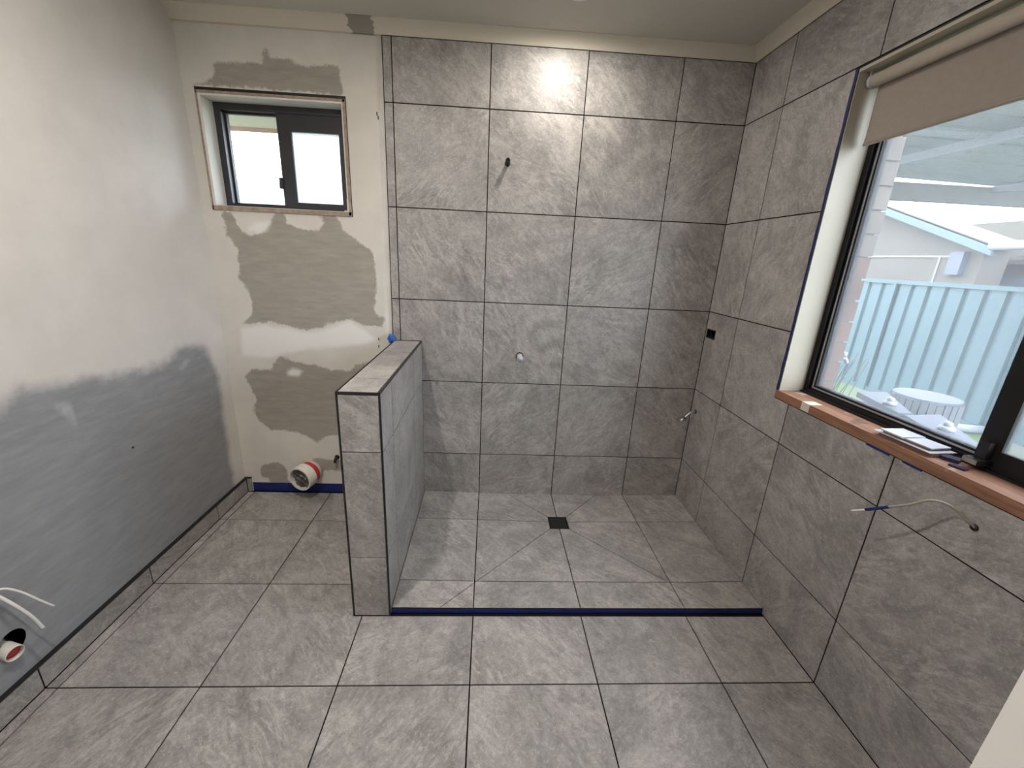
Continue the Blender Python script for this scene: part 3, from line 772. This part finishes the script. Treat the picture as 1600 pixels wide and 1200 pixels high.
# blue masking tapes
def tape(name, label, b_, mat='blue_tape', bevel=0.0):
    o = box(name, mat, None, *b_, bevel=bevel); return tag(o, label, 'tape', 'blue masking tape left by the tilers')
tape('masking_tape', 'long blue masking tape along the front edge of the shower floor', (PX1 + 0.001, XR - 0.001, -0.8822, -0.8806, 0.0015, 0.0205))
tape('masking_tape', 'blue masking tape strip low on the plaster behind the white waste pipe', (XL + 0.029, PX0 - 0.002, YP - 0.0016, YP - 0.0001, 0.0005, 0.058))
bm = bmesh.new(); add_box(bm, XR - 0.0012, XR + 0.0018, OY1 - 0.0105, OY1 + 0.0015, SZ, OZ1 - 0.002)
bmesh.ops.subdivide_edges(bm, edges=[e_ for e_ in bm.edges if abs(e_.verts[0].co.z - e_.verts[1].co.z) > 0.5], cuts=50)
for v in bm.verts:
    if v.co.y > OY1: v.co.y += random.uniform(-0.0015, 0.0012)
tag(from_bm('masking_tape', bm, 'navy_tape'), 'dark blue masking tape running up the tile edge beside the large window', 'tape', 'blue masking tape left by the tilers')
tape('masking_tape', 'blue masking tape scrap under the timber window sill, beside the white plastic packs', (XR - 0.0012, XR + 0.002, -1.165, -1.085, OZ0 - 0.007, OZ0 + 0.003))
tape('masking_tape', 'blue masking tape scrap under the timber window sill, right of the tile joint', (XR - 0.0012, XR + 0.002, -1.262, -1.205, OZ0 - 0.006, OZ0 + 0.003))
# crumpled tape ball on the half wall's back corner
bm = bmesh.new(); bmesh.ops.create_icosphere(bm, subdivisions=3, radius=0.022)
for v in bm.verts:
    v.co *= 1 + 0.16 * math.sin(v.co.x * 260 + 1) * math.cos(v.co.z * 210) + random.uniform(-0.05, 0.05)
    v.co = Vector((PX0 - 0.010 + v.co.x * 0.9, -0.018 + v.co.y * 0.7, PZ + 0.012 + v.co.z * 1.15))
tag(from_bm('tape_wad', bm, 'blue_bright'), 'crumpled bright blue tape wad at the back corner of the half wall', 'tape')

# toilet waste pipe
wp = thing('waste_pipe', 'white plastic toilet waste pipe with a red ring, near the floor', 'pipe', (-1.015, YP, 0.075))
c0 = Vector((-1.000, YP, 0.152)); c1 = Vector((-1.036, -0.098, 0.146)); dd = (c1 - c0).normalized()
ring_tube('collar', 'pvc', wp, c0 + dd*0.058, c1, 0.073, 0.064, 0.03, 36)
tube('pipe', 'pvc', wp, [c0, c0 + dd*0.06], 0.062, 32)
bm = bmesh.new(); tube_bm(bm, [c0 + dd*0.020, c0 + dd*0.024, c0 + dd*0.060, c0 + dd*0.064], [0.0600, 0.0660, 0.0685, 0.0690], 32)
for v in bm.verts: v.co += dd * random.uniform(-0.002, 0.003)
from_bm('primer_ring', bm, 'red_pvc', wp)
bm = bmesh.new(); bmesh.ops.create_grid(bm, x_segments=22, y_segments=22, size=0.066)
bmesh.ops.delete(bm, geom=[v for v in bm.verts if v.co.length > 0.0645], context='VERTS')
for v in bm.verts: v.co.z = 0.006 * math.sin(v.co.x*90 + v.co.y*160) + random.uniform(-0.004, 0.004)
q = dd.to_track_quat('Z', 'Y').to_matrix().to_4x4(); bm.transform(Matrix.Translation(c1 - dd*0.020) @ q)
from_bm('plastic_cover', bm, 'plug', wp)

q = bp(527, 714, 'y', YP)
wi = thing('water_inlet', 'tiny black water inlet on the plaster, half hidden behind the half wall', 'pipe', (q.x, YP, q.z))
tube('stub', 'black', wi, [(q.x, YP, q.z), (q.x, YP - 0.030, q.z + 0.002), (q.x - 0.004, YP - 0.034, q.z - 0.020)], [0.008, 0.008, 0.007], 12)
tube('plate', 'black', wi, [(q.x, YP, q.z), (q.x, YP - 0.003, q.z)], 0.014, 14)
for hx, hz_ in ((591, 184), (589, 178), (592, 530), (592, 541)):
    q = bp(hx, hz_, 'y', YP); box('fixing_mark', 'black', wb, q.x - 0.0025, q.x + 0.0025, YP - 0.0006, YP, q.z - 0.008, q.z + 0.008)
# basin waste pipe in the left wall
bw = thing('basin_waste', 'short grey-rimmed pipe end with red inside, in a round hole low in the left wall', 'pipe', (XW, hy, hz - 0.02))
ring_tube('pipe', 'pvc', bw, (XW - 0.06, hy - 0.002, hz - 0.012), bp(24, 1021, 'x', XW + 0.022), 0.0235, 0.0205, 0.05, 28)
tube('inside', 'red_pvc', bw, [(XW - 0.030, hy - 0.002, hz - 0.014), bp(24, 1021, 'x', XW + 0.022) - Vector((0.014, 0, -0.001))], 0.0203, 24)

# two white cables out of the left wall
for k, (label, px, r_) in enumerate((('upper, thinner white cable curling out of the left wall', [(-30, 934, 0.0), (-10, 924, 0.02), (10, 920, 0.035), (35, 926, 0.05), (60, 937, 0.062), (84, 947, 0.07)], 0.0033),
                                     ('lower, thicker white cable drooping from the left wall above the basin pipe', [(-30, 918, 0.0), (-14, 926, 0.02), (5, 936, 0.035), (28, 949, 0.05), (50, 964, 0.06), (67, 981, 0.066)], 0.0048))):
    pts = spline([bp(x, y, 'x', XW + dxx) for x, y, dxx in px], 8)
    c = thing('wall_cable', label, 'cable', pts[0])
    bm = bmesh.new(); tube_bm(bm, pts, r_, 10)
    from_bm('sheath', bm, 'cable', c, smooth_=True)
    d = (pts[-1] - pts[-2]).normalized(); tube('wire_end', 'steel', c, [pts[-1], pts[-1] + d*0.003], r_*0.55, 8)

# shower outlet stub on the back wall
sp = thing('shower_outlet', 'dark threaded pipe stub high on the back tiles, under the downlight', 'pipe', (0.094, 0, 1.866))
a = Vector((0.0945, 0.004, 1.868)); b = Vector((0.0950, -0.056, 1.8735)); dd = (b - a).normalized()
tube('flange', 'black', sp, [a + dd*0.002, a + dd*0.006], 0.0130, 20)
tube('pipe', 'dark_steel', sp, [a, b - dd*0.018], 0.0085, 18)
ring_tube('thread_cap', 'dark_steel', sp, b - dd*0.020, b, 0.0105, 0.0055, 0.012, 20)
tube('bore', 'black', sp, [b - dd*0.010, b - dd*0.004], 0.0054, 16)
for k in range(3): tube('thread', 'black', sp, [b - dd*(0.018 - k*0.005), b - dd*(0.0162 - k*0.005)], 0.0116, 20)

# mixer outlet stub
mx_ = thing('mixer_outlet', 'white capped pipe stub in a dark hole in the back tiles, at mid height', 'pipe', (0.207, 0, 0.897))
bm = bmesh.new(); tube_bm(bm, [(0.2065, 0.001, 0.899), (0.2065, -0.0012, 0.899)], [0.0245, 0.0245], 28)
for v in bm.verts: v.co.x = 0.2065 + (v.co.x - 0.2065) * 0.86
from_bm('hole', bm, 'black', mx_)  # flat black disc drawn for the darkness inside the hole
tube('cap', 'plastic_white', mx_, [(0.2055, 0, 0.902), (0.2065, -0.020, 0.8985), (0.2075, -0.043, 0.8945), (0.2078, -0.049, 0.8935), (0.2078, -0.0515, 0.893)], [0.0165, 0.0172, 0.0175, 0.0160, 0.0120], 24)
tube('cap_tip', 'plastic_white', mx_, [(0.2078, -0.0515, 0.893), (0.2079, -0.0545, 0.8925)], 0.008, 16)

# square niche box in the right wall
nb = thing('wall_box', 'black rectangular cut-out box in the right tiles near the shower corner', 'wall box', (XR + 0.03, -(NICHE[0]+NICHE[1])/2, NICHE[2]))
n0, n1, n2, n3 = -NICHE[1], -NICHE[0], NICHE[2], NICHE[3]
boxes('shell', 'black', nb, [(XR - 0.001, XR + 0.05, n0, n0 + 0.003, n2, n3), (XR - 0.001, XR + 0.05, n1 - 0.003, n1, n2, n3), (XR - 0.001, XR + 0.05, n0, n1, n2, n2 + 0.003), (XR - 0.001, XR + 0.05, n0, n1, n3 - 0.003, n3), (XR + 0.047, XR + 0.05, n0, n1, n2, n3)])
box('lip', 'dark_steel', nb, XR + 0.020, XR + 0.024, n1 - 0.020, n1 - 0.003, n2 + 0.003, n3 - 0.003)

# bent outlet low on the right wall
p0 = bp(1087, 643, 'x', XR); p1 = bp(1071.5, 651, 'y', -0.06); p2 = bp(1064, 657.5, 'y', -0.06)
el = thing('tap_outlet', 'small bent pipe with dark nut low on the right tiles', 'pipe', p0)
tube('flange', 'black', el, [p0 + Vector((0.001, 0, 0)), p0 + Vector((-0.004, 0, 0))], 0.011, 16)
mid = (p0 + p1)/2 + Vector((0, 0, 0.010))
cv = spline([p0, mid, p1, p2], 6)
tube('pipe', 'steel', el, cv[:-3], 0.0060, 12)
dd = (p2 - p1).normalized()
tube('nut', 'dark_steel', el, [p1 + dd*0.006, p1 + dd*0.013], 0.0105, 8)
tube('end_cap', 'steel', el, [p1 + dd*0.013, p2 + dd*0.004, p2 + dd*0.006], [0.0095, 0.0095, 0.006], 16)

# loose cable out of the right wall under the sill
pts = spline([bp(1523, 824, 'x', XR), bp(1515, 816, 'x', XR - 0.012), bp(1498, 800, 'x', XR - 0.03), bp(1478, 787, 'x', XR - 0.05), bp(1452, 781.5, 'x', XR - 0.07), bp(1422, 788, 'x', XR - 0.085), bp(1385, 792.5, 'x', XR - 0.10), bp(1356, 796, 'x', XR - 0.112), bp(1331, 798, 'x', XR - 0.12)], 8)
rc = thing('loose_cable', 'thin bent beige cable hanging out of the right tiles below the timber sill', 'cable', pts[0])
bm = bmesh.new(); tube_bm(bm, pts[:50], 0.0033, 8); from_bm('sheath', bm, 'cable_beige', rc, smooth_=True)
tube('tape_wrap', 'blue_tape', rc, pts[47:58], 0.0042, 8)
tube('bare_end', 'cable', rc, pts[57:], 0.0028, 8)
q = pts[0]; tube('grommet', 'black', rc, [q + Vector((0.001, 0, 0)), q + Vector((-0.003, 0, 0))], 0.009, 14)

# plastic packs and boards on the sill
def flat_box(name, label, cat, c, sx, sy, z0_, z1_, rot, mat, group=None, bev=0.0008, lid=None):
    bm = bmesh.new(); add_box(bm, -sx/2, sx/2, -sy/2, sy/2, z0_, z1_); bm.transform(Matrix.Translation((c[0], c[1], 0)) @ Matrix.Rotation(rot, 4, 'Z'))
    o = from_bm(name, bm, mat, None, bev)
    return tag(o, label, cat, group)
gs = 'things left lying on the timber sill'
flat_box('offcut_board', 'brown board offcut lying lowest on the sill, under the milky packs', 'board', (1.298, -1.178), 0.070, 0.150, SZ + 0.0002, SZ + 0.0115, 0.06, 'brown_card', gs)
flat_box('plastic_sheet', 'wide milky plastic sheet between the brown offcut and the milky packs', 'sheet', (1.300, -1.170), 0.086, 0.165, SZ + 0.0117, SZ + 0.0135, 0.06, 'plastic_white', gs)
flat_box('card_slip', 'thin brown card slip just under the two milky packs on the sill', 'card', (1.304, -1.172), 0.070, 0.130, SZ + 0.0137, SZ + 0.019, 0.08, 'brown_card', gs)
flat_box('plastic_pack', 'milky flat pack on top of the sill stack, nearer the shower', 'pack', (1.300, -1.135), 0.078, 0.066, SZ + 0.0192, SZ + 0.0235, 0.05, 'plastic_white', gs, 0.0015)
flat_box('plastic_pack', 'milky flat pack on top of the sill stack, nearer the window latch', 'pack', (1.306, -1.206), 0.068, 0.066, SZ + 0.0192, SZ + 0.0225, 0.12, 'plastic_white', gs, 0.0015)
flat_box('purple_clip', 'purple plastic scrap lying on the sill beside the milky packs', 'clip', (1.312, -1.268), 0.030, 0.036, SZ + 0.0002, SZ + 0.010, 0.5, 'purple', gs, 0.003)
flat_box('purple_wedge', 'small dark purple wedge alone on the sill, near the window latch', 'wedge', (1.282, -1.312), 0.016, 0.034, SZ + 0.0002, SZ + 0.005, 0.25, 'purple', gs, 0.002)

# downlights
def downlight(label, x, y, watts, rad=0.036, size=2.25):
    t = thing('downlight', label, 'light', (x, y, ZC))
    ring_tube('trim_ring', 'white_paint', t, (x, y, ZC + 0.012), (x, y, ZC - 0.004), 0.052, 0.040, 0.014, 32)
    tube('lens', 'lens', t, [(x, y, ZC + 0.002), (x, y, ZC - 0.002)], 0.0395, 28, smooth_=False)
    ld = bpy.data.lights.new('downlight_lamp', 'AREA'); ld.energy = watts; ld.color = WARM
    ld.shape = 'DISK'; ld.size = 0.075
    lo = bpy.data.objects.new('lamp', ld); COL.objects.link(lo); lo.parent = t; lo.location = (0, 0, -0.008)
downlight('round recessed downlight in the ceiling over the shower', 0.335, -0.325, SPOT_SHOWER)
downlight('round recessed downlight in the ceiling nearer the door, left of the half wall', -0.62, -1.40, SPOT_ROOM)
downlight('round recessed downlight in the hall ceiling behind the doorway', 0.0, -2.75, 14.0)

# ================================================================== OUTSIDE
GZ = -0.43
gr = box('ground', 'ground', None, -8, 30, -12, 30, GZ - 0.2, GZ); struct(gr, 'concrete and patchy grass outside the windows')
# patio roof on the window side: sheets with ribs running away from the house
pr = thing('patio_roof', 'pale grey ribbed patio roof seen from below through the large window', 'roof', (1.52, -3.0, 2.45))
PY0, PY1 = -0.45, 2.55; y = PY0; k = 0  # unseen near end, cut short to let more sky light into the room
def sheet_profile(y0, n, pitch, rib, dz):
    pts = []
    for i in range(n):
        a = y0 + i*pitch; pts += [(a, 0), (a + pitch - rib, 0), (a + pitch - rib*0.7, dz), (a + pitch - rib*0.3, dz)]
    pts.append((y0 + n*pitch, 0)); return pts
while y < PY1 - 0.05:
    pts = sheet_profile(y, 3, 0.25, 0.05, 0.035)
    bm = bmesh.new(); rows = []
    for xx, zz in ((1.515, 2.53), (7.2, 2.40)):
        rows.append([bm.verts.new((xx, p[0], zz + p[1])) for p in pts])
        rows.append([bm.verts.new((xx, p[0], zz + p[1] + 0.004)) for p in pts])
    lo0, hi0, lo1, hi1 = rows
    for i in range(len(pts) - 1):
        bm.faces.new((lo0[i], lo0[i+1], lo1[i+1], lo1[i])); bm.faces.new((hi0[i], hi1[i], hi1[i+1], hi0[i+1]))
    from_bm('roof_sheet', bm, 'patio', pr); y += 0.75
for xx in (3.6, 5.6): box('purlin', 'white_pipe', pr, xx - 0.03, xx + 0.03, PY0 + 0.05, PY1 - 0.03, 2.36, 2.425)
box('end_beam', 'patio_beam', pr, 1.515, 7.2, PY1 - 0.03, PY1 + 0.05, 2.24, 2.42)
box('end_beam', 'patio_beam', pr, 1.515, 7.2, PY0 - 0.05, PY0 + 0.03, 2.24, 2.42)  # unseen beam, added where the roof is cut short
box('light_batten', 'white_pipe', pr, 1.53, 7.0, 0.93, 0.985, 2.405, 2.43)
for xx, yy in ((7.1, PY1), (7.1, PY0)): box('post', 'patio_beam', pr, xx - 0.045, xx + 0.045, yy - 0.045, yy + 0.045, GZ, 2.40)

# steel fence
FXX = 6.4
fe = thing('steel_fence', 'pale teal ribbed steel fence beyond the patio', 'fence', (FXX, 3.0, GZ))
y = -2.4
while y < 9.5:
    bm = bmesh.new(); rows = [[], []]
    pts = sheet_profile(y, 3, 0.24, 0.07, 0.0)
    prof = []
    for i in range(3):
        a = y + i*0.24; prof += [(a, 0.0), (a + 0.165, 0.0), (a + 0.185, 0.035), (a + 0.225, 0.035)]
    prof.append((y + 0.72, 0.0))
    for r_, zz in enumerate((GZ + 0.05, 1.34)):
        rows[r_] = [bm.verts.new((FXX + p[1], p[0], zz)) for p in prof]
    for i in range(len(prof) - 1): bm.faces.new((rows[0][i], rows[0][i+1], rows[1][i+1], rows[1][i]))
    ex = bmesh.ops.extrude_face_region(bm, geom=list(bm.faces)); bmesh.ops.translate(bm, verts=[g_ for g_ in ex['geom'] if isinstance(g_, bmesh.types.BMVert)], vec=(0.003, 0, 0))
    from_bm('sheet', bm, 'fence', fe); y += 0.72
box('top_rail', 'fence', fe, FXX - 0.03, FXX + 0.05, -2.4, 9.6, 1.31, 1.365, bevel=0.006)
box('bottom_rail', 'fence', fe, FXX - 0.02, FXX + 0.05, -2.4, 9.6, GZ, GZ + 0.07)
y = -2.4
while y < 9.7:
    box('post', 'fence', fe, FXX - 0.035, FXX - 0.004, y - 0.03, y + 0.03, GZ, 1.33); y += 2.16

# neighbour's garage: gable end with blue barge boards
GX = 9.0
ga = thing('garage', 'beige neighbouring garage with pale blue sloping eave behind the fence', 'building', (GX, 8, GZ))
yR, zR = 5.0, 1.98
slope = (2.401 - 1.978) / (6.115 - 5.006)
yA = 8.2; zA = zR + slope * (yA - yR)
bm = bmesh.new()
prof = [(5.18, GZ), (yA*2 - 5.18, GZ), (yA*2 - 5.18, zR), (yA, zA - 0.05), (5.18, zR + 0.02)]
f0 = [bm.verts.new((GX, a_, b_)) for a_, b_ in prof]; f1 = [bm.verts.new((GX + 0.5, a_, b_)) for a_, b_ in prof]
bm.faces.new(f0); bm.faces.new(f1[::-1])
for i in range(5): bm.faces.new((f0[i], f1[i], f1[(i+1) % 5], f0[(i+1) % 5]))
from_bm('wall', bm, 'beige_wall', ga)
def slab(name, mat, parent, x0_, x1_, ya, za, yb, zb, th):
    bm = bmesh.new(); v = []
    for xx in (x0_, x1_):
        v.append([bm.verts.new(p) for p in ((xx, ya, za), (xx, yb, zb), (xx, yb, zb + th), (xx, ya, za + th))])
    for i in range(4): bm.faces.new((v[0][i], v[1][i], v[1][(i+1) % 4], v[0][(i+1) % 4]))
    bm.faces.new(v[0][::-1]); bm.faces.new(v[1]); return from_bm(name, bm, mat, parent)
slab('barge_board', 'teal_fascia', ga, GX - 0.30, GX - 0.26, 4.85, zR - 0.14, yA, zA - 0.08, 0.16)
slab('roof_slope', 'olive', ga, GX - 0.30, GX + 0.5, 4.85, zR, yA, zA + 0.06, 0.04)
slab('roof_slope', 'olive', ga, GX - 0.30, GX + 0.5, 2*yA - 4.85, zR, yA, zA + 0.06, 0.04)
box('cladding_strip', 'patio_beam', ga, GX - 0.02, GX, 5.7, 10.5, 1.82, 1.86)
box('corner_strip', 'patio_beam', ga, GX - 0.02, GX, 5.90, 5.94, GZ, 1.82)
tube('gutter', 'white_pipe', ga, [(GX - 0.32, 4.86, zR + 0.02), (GX - 0.30, 3.4, zR + 0.03)], 0.075, 14)
box('vent_box', 'grey_panel', ga, GX - 0.12, GX, 5.42, 5.66, 1.50, 1.92, bevel=0.01)
# red brick house farther right
ho = thing('brick_house', 'low red brick house with weathered tiled roof beside the beige garage', 'building', (9.9, 2, GZ))
box('wall', 'red_brick', ho, 9.9, 14, -3, 5.60, GZ, 1.735)
box('base_course', 'grey_panel', ho, 9.85, 9.9, -3, 5.60, GZ, 1.515)
for k in range(4):
    slab('tile_course', 'roof_tile', ho, 9.58 + k*0.30, 9.58 + k*0.30 + 0.34, -3.2, 1.735 + k*0.085, 5.70, 1.735 + k*0.085, 0.055)

sh = thing('shed_roof', 'olive brown sloping roof far behind the garage eave', 'roof', (21, 8, GZ))
slab('roof_sheet', 'olive', sh, 21.0, 21.15, -3, 2.75, 17.5, 2.75, 1.0)
box('wall', 'olive', sh, 21.2, 24, -3, 17.5, GZ, 3.0)

# things standing on the patio just outside
def panel(label, quad, zt_, px_knob):
    t = [Vector((x_, y_, zt_)) for x_, y_ in quad]
    c_ = sum(t, Vector()) / len(t)
    p = thing('patio_box_lid', label, 'lid', (c_.x, c_.y, GZ))
    bm = bmesh.new(); top = [bm.verts.new(q_) for q_ in t]; bot = [bm.verts.new(q_ - Vector((0, 0, 0.03))) for q_ in t]
    bm.faces.new(top); bm.faces.new(bot[::-1])
    for i in range(len(t)): bm.faces.new((top[i], bot[i], bot[(i+1) % len(t)], top[(i+1) % len(t)]))
    from_bm('lid_panel', bm, 'grey_panel', p, 0.003)
    box('stand', 'grey_panel', p, c_.x - 0.05, c_.x + 0.05, c_.y - 0.08, c_.y + 0.08, GZ, c_.z - 0.030, bevel=0.01)
    k_ = bp(px_knob[0], px_knob[1], 'z', zt_ + 0.005)
    tube('knob_base', 'white_pipe', p, [k_ - Vector((0, 0, 0.004)), k_ + Vector((0, 0, 0.012)), k_ + Vector((0, 0, 0.016))], [0.028, 0.026, 0.015], 20)
    tube('knob', 'white_pipe', p, [k_ + Vector((0, 0, 0.014)), k_ + Vector((0, 0, 0.030)), k_ + Vector((0, 0, 0.034))], [0.015, 0.015, 0.010], 16)
panel('grey-blue box lid with white knob outside the window, farther one', [(2.096, -0.151), (2.283, -0.134), (2.07, -0.485), (2.002, -0.485)], 0.80, (1390, 631))
panel('grey-blue box lid with white knob outside the window, nearer the latch', [(2.009, -0.506), (2.209, -0.491), (1.905, -0.97), (1.83, -0.97)], 0.80, (1479, 671))

ba = thing('timber_barrel', 'pale weathered round barrel of upright staves in front of the fence', 'barrel', (3.6, 0.76, GZ))
bc = Vector((3.6, 0.76, 0)); NB = 30
for k in range(NB):
    a0, a1 = 2*math.pi*k/NB, 2*math.pi*(k+0.86)/NB; bm = bmesh.new(); ro = 0.222 + random.uniform(-0.006, 0.006); zt_ = 0.49 + random.uniform(-0.01, 0.01)
    pr_ = [(ro, a0), (ro, a1), (0.195, a1), (0.195, a0)]
    lo_ = [bm.verts.new((bc.x + r_*math.cos(t_), bc.y + r_*math.sin(t_), GZ)) for r_, t_ in pr_]; hi_ = [bm.verts.new((bc.x + r_*math.cos(t_), bc.y + r_*math.sin(t_), zt_)) for r_, t_ in pr_]
    bm.faces.new(lo_[::-1]); bm.faces.new(hi_)
    for i in range(4): bm.faces.new((lo_[i], lo_[(i+1) % 4], hi_[(i+1) % 4], hi_[i]))
    from_bm('stave', bm, 'barrel', ba)
tube('lid', 'grey_panel', ba, [(3.6, 0.76, 0.44), (3.6, 0.76, 0.512)], 0.208, 30, smooth_=False)
tube('ground_pipe', 'white_pipe', None, [tuple(bp(1495, 668, 'z', GZ + 0.05)), tuple(bp(1546, 673, 'z', GZ + 0.05))], 0.05, 14)
tag(bpy.data.objects['ground_pipe'], 'pale plastic pipe lying on the grass before the fence', 'pipe')
# dry stems and an outside tap by the brick jamb
dp = thing('dry_plant', 'leafless dry stems outside, against the teal fence', 'plant', (2.6, 0.75, GZ))
for k in range(9):
    x_, y_ = bp(1318 + k*5, 600, 'z', 0.7)[0:2]
    base_ = Vector((2.6, 0.75, GZ)) + Vector((random.uniform(-.05, .05), random.uniform(-.12, .12), 0)); tp = bp(1316 + k*5.2 + random.uniform(-2, 2), 556 + random.uniform(-6, 14), 'x', 2.6)
    tube('stem', 'twig', dp, spline([base_, (base_ + tp)/2 + Vector((random.uniform(-.03, .03), random.uniform(-.04, .04), 0)), tp], 4), 0.0030, 5)
ot = thing('outside_tap', 'small white garden tap on the brick corner outside', 'tap', (BX1, BY + 0.02, 1.02))
tube('spout', 'white_pipe', ot, spline([(BX1 - 0.005, BY + 0.02, 1.085), (BX1 + 0.03, BY + 0.02, 1.085), (BX1 + 0.045, BY + 0.02, 1.065)], 4), 0.008, 10)
tube('handle', 'white_pipe', ot, [(BX1 + 0.022, BY + 0.02, 1.09), (BX1 + 0.022, BY + 0.02, 1.108), (BX1 + 0.022, BY + 0.02, 1.111)], [0.011, 0.014, 0.010], 14)

# outside the small window: eave, neighbour's roof
ev = thing('eave', 'cream soffit and brown fascia above the small window outside', 'eave', (-1.2, 0.26, 2.15))
box('soffit', 'soffit', ev, -4.5, 1.24, 0.262, 0.86, 2.16, 2.20)
box('fascia', 'brown_fascia', ev, -4.5, 1.24, 0.86, 0.885, 2.140, 2.30)
nr = thing('neighbour_roof', 'pale blue-grey roof seen through the small window', 'roof', (-4, 6, GZ))
slab('roof_sheet', 'pale_roof', nr, -9, 1.0, 4.8, 2.0, 7.0, 2.62, 0.05)
box('wall', 'beige_wall', nr, -8.8, 0.8, 5.1, 7.0, GZ, 2.0)
